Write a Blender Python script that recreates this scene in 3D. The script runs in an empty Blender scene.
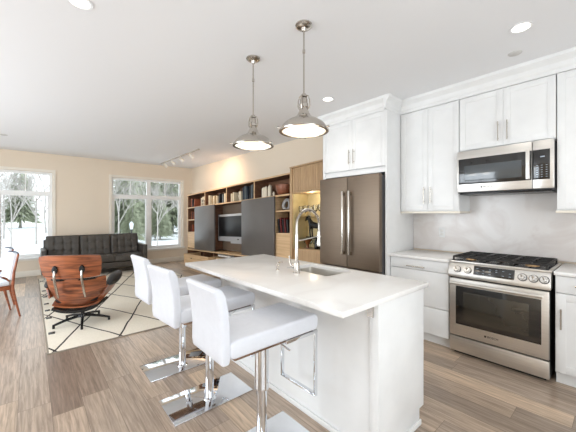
import bpy, bmesh, math, random
from mathutils import Vector, Matrix
random.seed(7)
PI = math.pi
SC = bpy.context.scene
COL = SC.collection

# ---------------- camera ----------------
cam_d = bpy.data.cameras.new('camera')
cam = bpy.data.objects.new('camera', cam_d); COL.objects.link(cam)
cam.location = (0, 0, 1.37)
cam.rotation_euler = (PI/2, 0, -math.radians(41.172))
cam_d.sensor_width = 36; cam_d.lens = 36*295/576
cam_d.shift_y = -2/576
cam_d.clip_start = .05; cam_d.clip_end = 300
SC.camera = cam

# ---------------- world / lights / exposure ----------------
w = bpy.data.worlds.new('overcast_sky'); SC.world = w; w.use_nodes = True
bg = w.node_tree.nodes['Background']
bg.inputs[0].default_value = (.90, .96, 1, 1); bg.inputs[1].default_value = 1.8
SC.view_settings.view_transform = 'Standard'
SC.view_settings.look = 'None'
SC.view_settings.gamma = 1
SC.view_settings.use_curve_mapping = False
SC.view_settings.exposure = 0.38

def area(name, loc, rot, sx, sy, power, col=(1,1,1), portal=False, spread=PI):
    l = bpy.data.lights.new(name, 'AREA'); l.shape = 'RECTANGLE'; l.size = sx; l.size_y = sy
    l.energy = power; l.color = col; l.spread = spread
    if portal: l.cycles.is_portal = True
    o = bpy.data.objects.new(name, l); COL.objects.link(o); o.location = loc; o.rotation_euler = rot
    return o
area('daylight_dining_window', (-2.92, 4.2, 1.3), (0, -PI/2-math.radians(10), 0), 2.2, 4.2, 105, (.85,.92,1))
area('daylight_rear_window', (-.3, -2.40, 1.35), (PI/2+math.radians(30), 0, 0), 4.2, 1.9, 84, (.86,.93,1))  # added soft fill behind the camera, tilted up to brighten the ceiling
area('portal_window_left', (-.52, 8.95, 1.33), (-PI/2, 0, 0), 1.7, 1.85, 1, portal=True)
area('portal_window_right', (2.46, 8.95, 1.33), (-PI/2, 0, 0), 1.7, 1.85, 1, portal=True)

def spot(name, loc, aim, power, col, ang, blend=.6, rad=.04):
    l = bpy.data.lights.new(name, 'SPOT'); l.energy = power; l.color = col
    l.spot_size = math.radians(ang); l.spot_blend = blend; l.shadow_soft_size = rad
    o = bpy.data.objects.new(name, l); COL.objects.link(o); o.location = loc
    o.rotation_euler = (Vector(aim)-Vector(loc)).to_track_quat('-Z', 'Y').to_euler()
    return o
def point(name, loc, power, col, rad=.03):
    l = bpy.data.lights.new(name, 'POINT'); l.energy = power; l.color = col; l.shadow_soft_size = rad
    o = bpy.data.objects.new(name, l); COL.objects.link(o); o.location = loc
    return o

# ---------------- materials ----------------
def lin(c):
    return tuple(((v/255)/12.92 if v/255 <= .04045 else (((v/255)+.055)/1.055)**2.4) for v in c)
MATS = {}
def mat(name, col, rough=.5, metal=0, spec=.5, emit=None, es=0, noise=None, coat=0, alpha=None):
    """col sRGB 0-255. noise=(scale xyz, amount, bump) gives gentle procedural variation"""
    if name in MATS: return MATS[name]
    m = bpy.data.materials.new(name); m.use_nodes = True; nt = m.node_tree; b = nt.nodes['Principled BSDF']
    c = lin(col)
    b.inputs['Base Color'].default_value = (*c, 1)
    b.inputs['Roughness'].default_value = rough; b.inputs['Metallic'].default_value = metal
    b.inputs['Specular IOR Level'].default_value = spec
    b.inputs['Coat Weight'].default_value = coat; b.inputs['Coat Roughness'].default_value = .15
    if emit:
        b.inputs['Emission Color'].default_value = (*lin(emit), 1); b.inputs['Emission Strength'].default_value = es
    n = noise or ((6, 6, 6), .03, 0)
    tc = nt.nodes.new('ShaderNodeTexCoord'); mp = nt.nodes.new('ShaderNodeMapping'); mp.inputs['Scale'].default_value = n[0]
    nz = nt.nodes.new('ShaderNodeTexNoise'); nz.inputs['Scale'].default_value = 1; nz.inputs['Detail'].default_value = 4
    nt.links.new(tc.outputs['Object'], mp.inputs['Vector']); nt.links.new(mp.outputs[0], nz.inputs['Vector'])
    r = nt.nodes.new('ShaderNodeValToRGB'); a = n[1]
    r.color_ramp.elements[0].position = .3; r.color_ramp.elements[1].position = .7
    r.color_ramp.elements[0].color = (*[max(0, v*(1-a)) for v in c], 1); r.color_ramp.elements[1].color = (*[min(1, v*(1+a)) for v in c], 1)
    nt.links.new(nz.outputs['Fac'], r.inputs['Fac']); nt.links.new(r.outputs['Color'], b.inputs['Base Color'])
    if n[2]:
        bp = nt.nodes.new('ShaderNodeBump'); bp.inputs['Strength'].default_value = n[2]; bp.inputs['Distance'].default_value = .004
        nt.links.new(nz.outputs['Fac'], bp.inputs['Height']); nt.links.new(bp.outputs[0], b.inputs['Normal'])
    MATS[name] = m; return m
def wood(name, c1, c2, scale, rough=.45, coat=0):
    m = bpy.data.materials.new(name); m.use_nodes = True; nt = m.node_tree; b = nt.nodes['Principled BSDF']
    b.inputs['Roughness'].default_value = rough; b.inputs['Coat Weight'].default_value = coat
    tc = nt.nodes.new('ShaderNodeTexCoord'); mp = nt.nodes.new('ShaderNodeMapping'); mp.inputs['Scale'].default_value = scale
    nz = nt.nodes.new('ShaderNodeTexNoise'); nz.inputs['Scale'].default_value = 1; nz.inputs['Detail'].default_value = 7; nz.inputs['Distortion'].default_value = .8
    r = nt.nodes.new('ShaderNodeValToRGB')
    r.color_ramp.elements[0].position = .32; r.color_ramp.elements[1].position = .68
    r.color_ramp.elements[0].color = (*lin(c1), 1); r.color_ramp.elements[1].color = (*lin(c2), 1)
    nt.links.new(tc.outputs['Object'], mp.inputs['Vector']); nt.links.new(mp.outputs[0], nz.inputs['Vector'])
    nt.links.new(nz.outputs['Fac'], r.inputs['Fac']); nt.links.new(r.outputs['Color'], b.inputs['Base Color'])
    MATS[name] = m; return m
def thin_glass(name, tint=(.97,.98,.98), refl=.08):
    m = bpy.data.materials.new(name); m.use_nodes = True; nt = m.node_tree; nt.nodes.remove(nt.nodes['Principled BSDF'])
    t = nt.nodes.new('ShaderNodeBsdfTransparent'); t.inputs[0].default_value = (*tint, 1)
    g = nt.nodes.new('ShaderNodeBsdfGlossy'); g.inputs['Roughness'].default_value = .03
    mx = nt.nodes.new('ShaderNodeMixShader'); fr = nt.nodes.new('ShaderNodeLayerWeight'); fr.inputs[0].default_value = refl*2
    nt.links.new(fr.outputs['Fresnel'], mx.inputs[0]); nt.links.new(t.outputs[0], mx.inputs[1]); nt.links.new(g.outputs[0], mx.inputs[2])
    nt.links.new(mx.outputs[0], nt.nodes['Material Output'].inputs[0]); MATS[name] = m; return m

def floor_mat():
    m = bpy.data.materials.new('vinyl_plank_floor'); m.use_nodes = True; nt = m.node_tree; b = nt.nodes['Principled BSDF']; L = nt.links.new
    tc = nt.nodes.new('ShaderNodeTexCoord'); sp = nt.nodes.new('ShaderNodeSeparateXYZ'); cb = nt.nodes.new('ShaderNodeCombineXYZ')
    L(tc.outputs['Object'], sp.inputs[0]); L(sp.outputs[1], cb.inputs[0]); L(sp.outputs[0], cb.inputs[1])
    def Mt(op, a_, b_=None):
        n = nt.nodes.new('ShaderNodeMath'); n.operation = op
        for i, v in enumerate((a_, b_)):
            if v is None: continue
            if isinstance(v, (int, float)): n.inputs[i].default_value = v
            else: L(v, n.inputs[i])
        return n.outputs[0]
    PW, PL = .178, 1.22
    xs = Mt('DIVIDE', Mt('ADD', sp.outputs[0], 20), PW); rowi = Mt('FLOOR', xs)
    wn = nt.nodes.new('ShaderNodeTexWhiteNoise'); wn.noise_dimensions = '1D'; L(rowi, wn.inputs['W'])
    ys = Mt('ADD', Mt('DIVIDE', Mt('ADD', sp.outputs[1], 20), PL), Mt('MULTIPLY', wn.outputs['Value'], 3.0)); coli = Mt('FLOOR', ys)
    cb2 = nt.nodes.new('ShaderNodeCombineXYZ'); L(rowi, cb2.inputs[0]); L(coli, cb2.inputs[1])
    wn2 = nt.nodes.new('ShaderNodeTexWhiteNoise'); wn2.noise_dimensions = '2D'; L(cb2.outputs[0], wn2.inputs['Vector'])
    fx_ = Mt('FRACT', xs); fy_ = Mt('FRACT', ys)
    ex = Mt('MULTIPLY', Mt('MINIMUM', fx_, Mt('SUBTRACT', 1, fx_)), PW); ey = Mt('MULTIPLY', Mt('MINIMUM', fy_, Mt('SUBTRACT', 1, fy_)), PL)
    seam = Mt('LESS_THAN', Mt('MINIMUM', ex, ey), .0012)
    r = nt.nodes.new('ShaderNodeValToRGB'); cr = r.color_ramp
    cr.elements[0].position = 0; cr.elements[0].color = (*lin((150,131,116)), 1)
    cr.elements[1].position = 1; cr.elements[1].color = (*lin((232,206,178)), 1)
    for p, c in ((.2,(196,176,157)), (.4,(164,147,132)), (.6,(204,182,161)), (.8,(184,164,147))):
        e = cr.elements.new(p); e.color = (*lin(c), 1)
    L(wn2.outputs['Value'], r.inputs[0])
    # grain, shifted per plank
    mp = nt.nodes.new('ShaderNodeMapping'); mp.inputs['Scale'].default_value = (60, 3.0, 1)
    ad = nt.nodes.new('ShaderNodeVectorMath'); ad.operation = 'ADD'
    sc = nt.nodes.new('ShaderNodeVectorMath'); sc.operation = 'SCALE'; sc.inputs['Scale'].default_value = 37
    L(wn2.outputs['Color'], sc.inputs[0]); L(tc.outputs['Object'], mp.inputs[0]); L(mp.outputs[0], ad.inputs[0]); L(sc.outputs[0], ad.inputs[1])
    nz = nt.nodes.new('ShaderNodeTexNoise'); nz.inputs['Scale'].default_value = 1; nz.inputs['Detail'].default_value = 8; nz.inputs['Roughness'].default_value = .65; nz.inputs['Distortion'].default_value = .5
    L(ad.outputs[0], nz.inputs['Vector'])
    r2 = nt.nodes.new('ShaderNodeValToRGB'); r2.color_ramp.elements[0].position = .36; r2.color_ramp.elements[1].position = .64
    r2.color_ramp.elements[0].color = (.50,.48,.46,1); r2.color_ramp.elements[1].color = (1.0,1.0,1.0,1)
    L(nz.outputs['Fac'], r2.inputs[0])
    mx = nt.nodes.new('ShaderNodeMixRGB'); mx.blend_type = 'MULTIPLY'; mx.inputs[0].default_value = .88
    L(r.outputs[0], mx.inputs[1]); L(r2.outputs[0], mx.inputs[2])
    m2 = nt.nodes.new('ShaderNodeMixRGB'); m2.blend_type = 'MIX'; m2.inputs[2].default_value = (*lin((112,98,86)), 1)
    L(seam, m2.inputs[0]); L(mx.outputs[0], m2.inputs[1]); L(m2.outputs[0], b.inputs['Base Color'])
    b.inputs['Roughness'].default_value = .29
    bp = nt.nodes.new('ShaderNodeBump'); bp.inputs['Strength'].default_value = .12; bp.inputs['Distance'].default_value = .002
    L(nz.outputs['Fac'], bp.inputs['Height']); L(bp.outputs[0], b.inputs['Normal'])
    MATS['floor'] = m; return m

def rug_mat():
    m = bpy.data.materials.new('diamond_rug_wool'); m.use_nodes = True; nt = m.node_tree; b = nt.nodes['Principled BSDF']; L = nt.links.new
    def M(op, a, c=None):
        n = nt.nodes.new('ShaderNodeMath'); n.operation = op
        for i, v in enumerate((a, c)):
            if v is None: continue
            if isinstance(v, (int, float)): n.inputs[i].default_value = v
            else: L(v, n.inputs[i])
        return n.outputs[0]
    tc = nt.nodes.new('ShaderNodeTexCoord')
    nz = nt.nodes.new('ShaderNodeTexNoise'); nz.inputs['Scale'].default_value = 1.6; nz.inputs['Detail'].default_value = 2
    L(tc.outputs['Object'], nz.inputs['Vector'])
    sp = nt.nodes.new('ShaderNodeSeparateXYZ'); L(tc.outputs['Object'], sp.inputs[0])
    wob = M('MULTIPLY', M('SUBTRACT', nz.outputs['Fac'], .5), .12)
    # object origin is the rug's near left corner (.14, 3.70)
    u = M('ADD', M('DIVIDE', M('SUBTRACT', sp.outputs[0], .04), .58), wob)
    v = M('DIVIDE', M('SUBTRACT', sp.outputs[1], .03), 1.34)
    d = None
    for s in (M('ADD', u, v), M('SUBTRACT', u, v)):
        e = M('ABSOLUTE', M('SUBTRACT', M('FRACT', M('ADD', s, 20.5)), .5))
        d = e if d is None else M('MINIMUM', d, e)
    line = M('LESS_THAN', d, .019)
    n2 = nt.nodes.new('ShaderNodeTexNoise'); n2.inputs['Scale'].default_value = 60; n2.inputs['Detail'].default_value = 3
    L(tc.outputs['Object'], n2.inputs['Vector'])
    r = nt.nodes.new('ShaderNodeValToRGB'); r.color_ramp.elements[0].color = (*lin((214,204,186)), 1); r.color_ramp.elements[1].color = (*lin((236,228,212)), 1)
    L(n2.outputs['Fac'], r.inputs[0])
    mx = nt.nodes.new('ShaderNodeMixRGB'); mx.inputs[2].default_value = (*lin((58,50,46)), 1)
    L(line, mx.inputs[0]); L(r.outputs[0], mx.inputs[1]); L(mx.outputs[0], b.inputs['Base Color'])
    b.inputs['Roughness'].default_value = .95
    bp = nt.nodes.new('ShaderNodeBump'); bp.inputs['Strength'].default_value = .5; bp.inputs['Distance'].default_value = .006
    L(n2.outputs['Fac'], bp.inputs['Height']); L(bp.outputs[0], b.inputs['Normal'])
    MATS['rug'] = m; return m

def veined(name, base, vein, rough=.15):
    m = bpy.data.materials.new(name); m.use_nodes = True; nt = m.node_tree; b = nt.nodes['Principled BSDF']; L = nt.links.new
    tc = nt.nodes.new('ShaderNodeTexCoord'); mp = nt.nodes.new('ShaderNodeMapping'); mp.inputs['Rotation'].default_value = (.5,.4,.6)
    L(tc.outputs['Object'], mp.inputs[0])
    nz = nt.nodes.new('ShaderNodeTexNoise'); nz.inputs['Scale'].default_value = 1.7; nz.inputs['Detail'].default_value = 6; nz.inputs['Distortion'].default_value = 1.2
    L(mp.outputs[0], nz.inputs['Vector'])
    r = nt.nodes.new('ShaderNodeValToRGB'); cr = r.color_ramp
    cr.elements[0].position = .40; cr.elements[0].color = (*lin(base), 1); cr.elements[1].position = .60; cr.elements[1].color = (*lin(base), 1)
    e = cr.elements.new(.5); e.color = (*lin(vein), 1)
    L(nz.outputs['Fac'], r.inputs[0]); L(r.outputs[0], b.inputs['Base Color']); b.inputs['Roughness'].default_value = rough
    MATS[name] = m; return m

M_floor = floor_mat(); M_rug = rug_mat()
M_quartz = veined('white_quartz', (238,236,233), (233,230,227), .22)
M_splash = veined('veined_splash', (226,222,219), (214,207,203), .22)
M_ceil = mat('ceiling_paint', (240,240,241), .9, spec=.2, noise=((6,6,6),0,0))
M_wall = mat('beige_wall_paint', (230,215,195), .85, spec=.25, noise=((6,6,6),0,0))
M_trim = mat('cream_trim', (236,228,214), .5)
M_white = mat('white_cabinet', (233,233,232), .38)
M_winw = mat('white_window_vinyl', (240,240,238), .4)
M_shadow = mat('cabinet_gap', (120,118,114), .8)
M_steel = mat('brushed_steel', (222,219,214), .38, 1, noise=((2, 2, 160), .05, 0))
M_steel_d = mat('fridge_steel', (134,120,106), .5, 1, noise=((3, 3, 120), .04, 0))
M_nickel = mat('brushed_nickel', (194,188,180), .2, 1)
M_chrome = mat('chrome', (225,228,232), .05, 1)
M_plate = mat('mirror_steel_plate', (222,224,228), .04, 1)
M_blk = mat('black_enamel', (22,22,23), .25)
M_iron = mat('cast_iron', (38,36,35), .55)
M_blkgl = mat('black_glass', (14,15,17), .05, coat=1)
M_oven = mat('oven_glass', (52,48,40), .06, coat=1)
M_mwgl = mat('microwave_glass', (70,76,80), .08, coat=1)
M_knobw = mat('knob_steel', (222,220,216), .25, .6)
M_leather = mat('white_leather', (221,223,229), .42, noise=((30,30,30), .02, .15))
M_under = mat('stool_under_frame', (158,136,122), .2, .9)
M_dkleath = mat('charcoal_leather', (74,69,63), .5, noise=((14,14,14), .12, .1))
M_blkleath = mat('black_leather', (34,33,33), .45, noise=((14,14,14), .15, .15))
M_walnut = wood('rosewood_shell', (84,42,25), (182,106,66), (3, 3, 26), .3, .4)
M_cherry = wood('cherry_chair', (120,62,36), (170,98,62), (4, 4, 20), .35, .2)
M_oak = wood('oak_ribbed', (166,134,98), (192,160,122), (50, 50, 2.5), .5)
M_oakl = wood('light_oak', (196,160,118), (222,188,146), (5, 1.2, 30), .5)
M_walb = wood('walnut_interior', (88,58,40), (120,82,58), (6, 1.5, 30), .55)
M_oaknic = wood('niche_oak', (176,158,116), (196,178,134), (5, 5, 5), .5)
M_grey = mat('grey_lacquer', (96,91,87), .33)
M_tvbez = mat('silver_plastic', (190,190,192), .35, .3)
M_glass = thin_glass('window_glass', refl=.03)
M_glassw = thin_glass('clear_glassware', (.97,.98,.97), .14)
M_cream = mat('cream_ceramic', (226,214,192), .5)
M_book_o = mat('rust_cloth', (150,82,52), .7)
M_book_c = mat('cream_cloth', (214,200,172), .7)
M_book_t = mat('tan_cloth', (176,150,112), .7)
M_book_n = mat('navy_cloth', (44,52,62), .6)
M_book_g = mat('slate_cloth', (92,100,104), .6)
M_book_r = mat('red_cloth', (104,36,34), .6)
M_book_k = mat('black_cloth', (32,30,30), .6)
M_snow = mat('snow', (236,240,244), .9)
M_bark = mat('bark', (172,167,162), .9, noise=((8,8,8), .2, 0))  # paler than real bark: outdoor haze is put into the colour
M_ever = mat('evergreen_needles', (160,166,142), .9, noise=((3,3,3), .3, 0))
M_bulb = mat('lamp_glow', (255,250,240), .5, emit=(255,246,230), es=3.0)
M_diff = mat('frosted_glass_glow', (250,244,232), .4, emit=(255,244,224), es=.55)
M_led = mat('display_text', (150,160,170), .5, emit=(150,165,180), es=.15)
M_logo = mat('logo_grey', (60,58,56), .4)

# ---------------- mesh builder ----------------
def root_of(o):
    while o.parent: o = o.parent
    return o
def tag(o, label=None, cat=None, group=None, kind=None):
    if label: o['label'] = label
    if cat: o['category'] = cat
    if group: o['group'] = group
    if kind: o['kind'] = kind
    return o
def thing(name, loc, label, cat, group=None, rz=0):
    o = bpy.data.objects.new(name, None); COL.objects.link(o); o.location = loc; o.rotation_euler = (0, 0, rz)
    o.empty_display_size = .1
    return tag(o, label, cat, group)
class MB:
    def __init__(s): s.bm = bmesh.new()
    def merge(s, b, mtx=None):
        if mtx is not None: bmesh.ops.transform(b, matrix=mtx, verts=b.verts)
        me = bpy.data.meshes.new('t'); b.to_mesh(me); b.free(); s.bm.from_mesh(me); bpy.data.meshes.remove(me); return s
    def box(s, x0, x1, y0, y1, z0, z1, bev=0, seg=2, mtx=None):
        b = bmesh.new(); bmesh.ops.create_cube(b, size=1)
        bmesh.ops.transform(b, matrix=Matrix.Translation(((x0+x1)/2, (y0+y1)/2, (z0+z1)/2)) @ Matrix.Diagonal((abs(x1-x0), abs(y1-y0), abs(z1-z0), 1)), verts=b.verts)
        if bev: bmesh.ops.bevel(b, geom=b.edges[:], offset=bev, segments=seg, profile=.5, affect='EDGES')
        return s.merge(b, mtx)
    def cyl(s, p, q, r, r2=None, n=20, caps=True):
        p, q = Vector(p), Vector(q); d = q-p
        b = bmesh.new(); bmesh.ops.create_cone(b, cap_ends=caps, segments=n, radius1=r, radius2=r if r2 is None else r2, depth=d.length)
        return s.merge(b, Matrix.Translation((p+q)/2) @ d.to_track_quat('Z', 'Y').to_matrix().to_4x4())
    def tube(s, pts, r, n=10, closed=False):
        pts = [Vector(p) for p in pts]; b = bmesh.new(); rings = []; N = len(pts)
        up = Vector((0,0,1)); prev = None
        for i, p in enumerate(pts):
            if closed: d = pts[(i+1) % N]-pts[i-1]
            else: d = pts[min(i+1, N-1)]-pts[max(i-1, 0)]
            d.normalize()
            if prev is None:
                a = d.cross(up)
                if a.length < .1: a = d.cross(Vector((0,1,0)))
            else: a = prev - d*prev.dot(d)
            a.normalize(); prev = a; c = d.cross(a)
            rr = r[i] if isinstance(r, (list, tuple)) else r
            rings.append([b.verts.new(p + (a*math.cos(2*PI*k/n)+c*math.sin(2*PI*k/n))*rr) for k in range(n)])
        for i in range(N if closed else N-1):
            A, B = rings[i], rings[(i+1) % N]
            for k in range(n): b.faces.new((A[k], A[(k+1) % n], B[(k+1) % n], B[k]))
        if not closed: b.faces.new(rings[0][::-1]); b.faces.new(rings[-1])
        bmesh.ops.recalc_face_normals(b, faces=b.faces[:]); return s.merge(b)
    def lathe(s, prof, c, n=28, mtx=None):
        b = bmesh.new(); rings = []
        for r, z in prof:
            if r < 1e-5: rings.append([b.verts.new((c[0], c[1], c[2]+z))])
            else: rings.append([b.verts.new((c[0]+r*math.cos(2*PI*k/n), c[1]+r*math.sin(2*PI*k/n), c[2]+z)) for k in range(n)])
        for A, B in zip(rings, rings[1:]):
            for k in range(n):
                k2 = (k+1) % n
                if len(A) == 1 and len(B) == 1: break
                if len(A) == 1: b.faces.new((A[0], B[k2], B[k]))
                elif len(B) == 1: b.faces.new((A[k], A[k2], B[0]))
                else: b.faces.new((A[k], A[k2], B[k2], B[k]))
        bmesh.ops.recalc_face_normals(b, faces=b.faces[:]); return s.merge(b, mtx)
    def prism(s, poly, axis, a0, a1, bev=0, seg=2, mtx=None):
        """poly of 2D points extruded along axis 'x','y','z' between a0 and a1"""
        b = bmesh.new()
        def P(p, a): return {'x': (a, p[0], p[1]), 'y': (p[0], a, p[1]), 'z': (p[0], p[1], a)}[axis]
        A = [b.verts.new(P(p, a0)) for p in poly]; B = [b.verts.new(P(p, a1)) for p in poly]; n = len(poly)
        b.faces.new(A); b.faces.new(B[::-1])
        for k in range(n): b.faces.new((A[k], B[k], B[(k+1) % n], A[(k+1) % n]))
        bmesh.ops.recalc_face_normals(b, faces=b.faces[:])
        if bev:
            es = [e for e in b.edges if len(e.link_faces) == 2 and e.calc_face_angle(0) > .45]
            bmesh.ops.bevel(b, geom=es, offset=bev, segments=seg, profile=.5, affect='EDGES')
        return s.merge(b, mtx)
    def grid(s, fn, nu, nv, thick=0, off=None):
        """surface fn(u,v), u,v in 0..1, optionally with thickness along off(u,v) direction or -normal"""
        b = bmesh.new(); V = [[b.verts.new(fn(i/nu, j/nv)) for j in range(nv+1)] for i in range(nu+1)]
        for i in range(nu):
            for j in range(nv): b.faces.new((V[i][j], V[i+1][j], V[i+1][j+1], V[i][j+1]))
        b.normal_update()
        if thick:
            bmesh.ops.solidify(b, geom=b.faces[:], thickness=thick)
        bmesh.ops.recalc_face_normals(b, faces=b.faces[:])
        return s.merge(b)
    def ball(s, c, rx, ry, rz, n=16, mtx=None):
        b = bmesh.new(); bmesh.ops.create_uvsphere(b, u_segments=n, v_segments=max(6, n//2), radius=1)
        bmesh.ops.transform(b, matrix=Matrix.Translation(c) @ Matrix.Diagonal((rx, ry, rz, 1)), verts=b.verts)
        return s.merge(b, mtx)
    def build(s, name, m, parent=None, smooth=True, ang=38, shear=None):
        if shear: bmesh.ops.transform(s.bm, matrix=shear, verts=s.bm.verts)
        if parent is not None:
            r = root_of(parent); o0 = r.location.copy()
            if r.rotation_euler.z == 0: bmesh.ops.translate(s.bm, verts=s.bm.verts, vec=-o0)
        me = bpy.data.meshes.new(name); s.bm.to_mesh(me); s.bm.free()
        if smooth:
            me.shade_smooth(); me.set_sharp_from_angle(angle=math.radians(ang))
        me.materials.append(m)
        o = bpy.data.objects.new(name, me); COL.objects.link(o)
        if parent is not None: o.parent = parent
        return o
def solo(mb, name, m, origin, label, cat, group=None, kind=None, **k):
    """single-mesh thing with its origin at its base"""
    if k.get('shear'): bmesh.ops.transform(mb.bm, matrix=k.pop('shear'), verts=mb.bm.verts)
    bmesh.ops.translate(mb.bm, verts=mb.bm.verts, vec=-Vector(origin))
    o = mb.build(name, m, None, **k); o.location = origin
    return tag(o, label, cat, group, kind)
def struct(name, mb, m, parent=None, **k):
    o = mb.build(name, m, parent, **k)
    if parent is None: tag(o, kind='structure')
    return o
def copy_tree(o, parent=None):
    c = o.copy(); COL.objects.link(c); c.parent = parent
    for ch in list(o.children): copy_tree(ch, c)
    return c
def text_mesh(txt, size, name, m, parent, mtx, extrude=.0006):
    cu = bpy.data.curves.new(name, 'FONT'); cu.body = txt; cu.size = size; cu.extrude = extrude; cu.align_x = 'CENTER'; cu.align_y = 'CENTER'
    t = bpy.data.objects.new(name, cu); COL.objects.link(t)
    dg = bpy.context.evaluated_depsgraph_get(); dg.update()
    me = bpy.data.meshes.new_from_object(t.evaluated_get(dg)); bpy.data.objects.remove(t); bpy.data.curves.remove(cu)
    b = bmesh.new(); b.from_mesh(me); bpy.data.meshes.remove(me); mb = MB(); mb.merge(b, mtx)
    return mb.build(name, m, parent, smooth=False)

# ---------------- room shell ----------------
XL, YB, YF, CH = -3.0, -2.5, 8.6, 2.735
XK, XV = 3.76, 3.66          # kitchen wall, living room wall
struct('floor', MB().box(XL-.1, XK+.1, YB-.1, YF+.1, -.1, 0), M_floor, smooth=False)
struct('ceiling', MB().box(XL-.1, XK+.1, YB-.1, YF+.1, CH, CH+.1), M_ceil, smooth=False)
struct('wall_right', MB().box(XV, XK+.15, 2.82, YF+.15, 0, CH), M_wall, smooth=False)
struct('wall_kitchen', MB().box(XK, XK+.15, YB-.1, 2.82, 0, CH), M_wall, smooth=False)
def wall_open(mb, axis, a0, a1, t0, t1, opens):
    """wall along x or y from a0 to a1, thickness t0..t1, openings (b0,b1,z0,z1)"""
    def bx(u0, u1, z0, z1):
        if u1-u0 < 1e-4 or z1-z0 < 1e-4: return
        if axis == 'x': mb.box(u0, u1, t0, t1, z0, z1)
        else: mb.box(t0, t1, u0, u1, z0, z1)
    cur = a0
    for (b0, b1, z0, z1) in sorted(opens):
        bx(cur, b0, 0, CH); bx(b0, b1, 0, z0); bx(b0, b1, z1, CH); cur = b1
    bx(cur, a1, 0, CH); return mb
W1 = (-1.44, .385, .40, 2.315); W2 = (1.56, 3.375, .40, 2.315)
struct('wall_far', wall_open(MB(), 'x', XL-.1, XV, YF, YF+.15, [W1, W2]), M_wall, smooth=False)
WL = (2.0, 6.4, .05, 2.35)
struct('wall_left', wall_open(MB(), 'y', YB-.1, YF+.15, XL-.15, XL, [WL]), M_wall, smooth=False)
WR = (-2.4, 1.8, .35, 2.4)
struct('wall_back', wall_open(MB(), 'x', XL-.15, XK+.15, YB-.15, YB, [WR]), M_wall, smooth=False)

def window_x(n, W):
    x0, x1, z0, z1 = W; y = YF
    r = bpy.data.objects.new('window_%d' % n, None); COL.objects.link(r); r.location = ((x0+x1)/2, y, z0); tag(r, kind='structure')
    c = .055
    MB().box(x0-c, x0+.0, y-.018, y, z0-c, z1+c).box(x1, x1+c, y-.018, y, z0-c, z1+c).box(x0, x1, y-.018, y, z1, z1+c).box(x0, x1, y-.018, y, z0-c, z0).build('window_casing', M_trim, r, smooth=False)
    MB().box(x0-.07, x1+.07, y-.045, y+.09, z0-.02, z0+.012, .004).build('window_sill', M_winw, r)
    mid = (x0+x1)/2; tz = 1.85; f = .055
    m = MB()
    ya, yb = y+.07, y+.13
    m.box(x0, x0+f, ya, yb, z0+f, z1-f).box(x1-f, x1, ya, yb, z0+f, z1-f).box(x0, x1, ya, yb, z1-f, z1).box(x0, x1, ya, yb, z0, z0+f)
    m.box(mid-.05, mid+.05, ya-.01, yb-.001, z0+.013, z1-.001).box(x0+.001, x1-.001, ya-.008, yb-.002, tz-.05, tz+.03)
    m.build('window_frame', M_winw, r, smooth=False)
    for a, b_ in ((x0+f, mid-.05), (mid+.05, x1-f)):
        s = MB(); q = .028
        s.box(a, a+q, ya+.01, yb-.01, z0+f, tz-.05).box(b_-q, b_, ya+.01, yb-.01, z0+f, tz-.05).box(a+q, b_-q, ya+.01, yb-.01, z0+f, z0+f+q).box(a+q, b_-q, ya+.01, yb-.01, tz-.05-q, tz-.05)
        s.box((a+b_)/2-.009, (a+b_)/2+.009, ya+.02, yb-.02, tz+.03, z1-f)
        s.build('sash', M_winw, r, smooth=False)
    MB().box(x0+f, x1-f, y+.098, y+.102, z0+f, z1-f).build('pane', M_glass, r, smooth=False)
    # reveal
    return r
window_x(1, W1); window_x(2, W2)
for n, (axis, W, t) in enumerate((('y', WL, XL), ('x', WR, YB)), 3):
    a0, a1, z0, z1 = W
    r = bpy.data.objects.new('window_%d' % n, None); COL.objects.link(r); tag(r, kind='structure')
    m = MB(); g = MB()
    for k in range(4):
        u = a0+(a1-a0-.06)*k/3
        if axis == 'y': m.box(t-.12, t-.06, u, u+.06, z0, z1)
        else: m.box(u, u+.06, t-.12, t-.06, z0, z1)
    for z in (z0, z1-.06):
        if axis == 'y': m.box(t-.12, t-.06, a0, a1, z, z+.06)
        else: m.box(a0, a1, t-.12, t-.06, z, z+.06)
    if axis == 'y': g.box(t-.10, t-.096, a0, a1, z0, z1)
    else: g.box(a0, a1, t-.10, t-.096, z0, z1)
    m.build('window_frame', M_winw, r, smooth=False); g.build('pane', M_glass, r, smooth=False)
struct('baseboard_far', MB().box(XL, XV, YF-.016, YF, 0, .13, .004), M_trim)
struct('baseboard_left', MB().box(XL, XL+.016, WL[1], YF-.016, 0, .13, .004), M_trim)
struct('baseboard_right', MB().box(XV-.016, XV, 7.9, YF-.016, 0, .13, .004), M_trim)
# quartz backsplash
struct('wall_backsplash', MB().box(XK-.02, XK, -1.2, 1.81, .93, 1.62), M_splash, smooth=False)

# ---------------- kitchen: cabinets ----------------
def bar_handle(p, q, parent, out, r=.006, name='handle', m=None):
    """flat bar pull between p and q, standing off by vector out"""
    p, q, out = Vector(p), Vector(q), Vector(out); d = (q-p).normalized()
    mb = MB(); mb.cyl(p+out, q+out, r, n=10)
    for t in (.14, .86):
        a = p.lerp(q, t); mb.cyl(a, a+out, r*.8, n=8)
    return mb.build(name, m or M_nickel, parent)
def shaker(mb, x, y0, y1, z0, z1, t=.02, rail=.06):
    """shaker panel with face at x (facing -X)"""
    mb.box(x+.006, x+t, y0+rail*.9, y1-rail*.9, z0+rail*.9, z1-rail*.9)
    mb.box(x, x+t, y0, y0+rail, z0, z1, .0015).box(x, x+t, y1-rail, y1, z0, z1, .0015)
    mb.box(x, x+t, y0+rail, y1-rail, z0, z0+rail, .0015).box(x, x+t, y0+rail, y1-rail, z1-rail, z1, .0015)
    return mb
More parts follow.
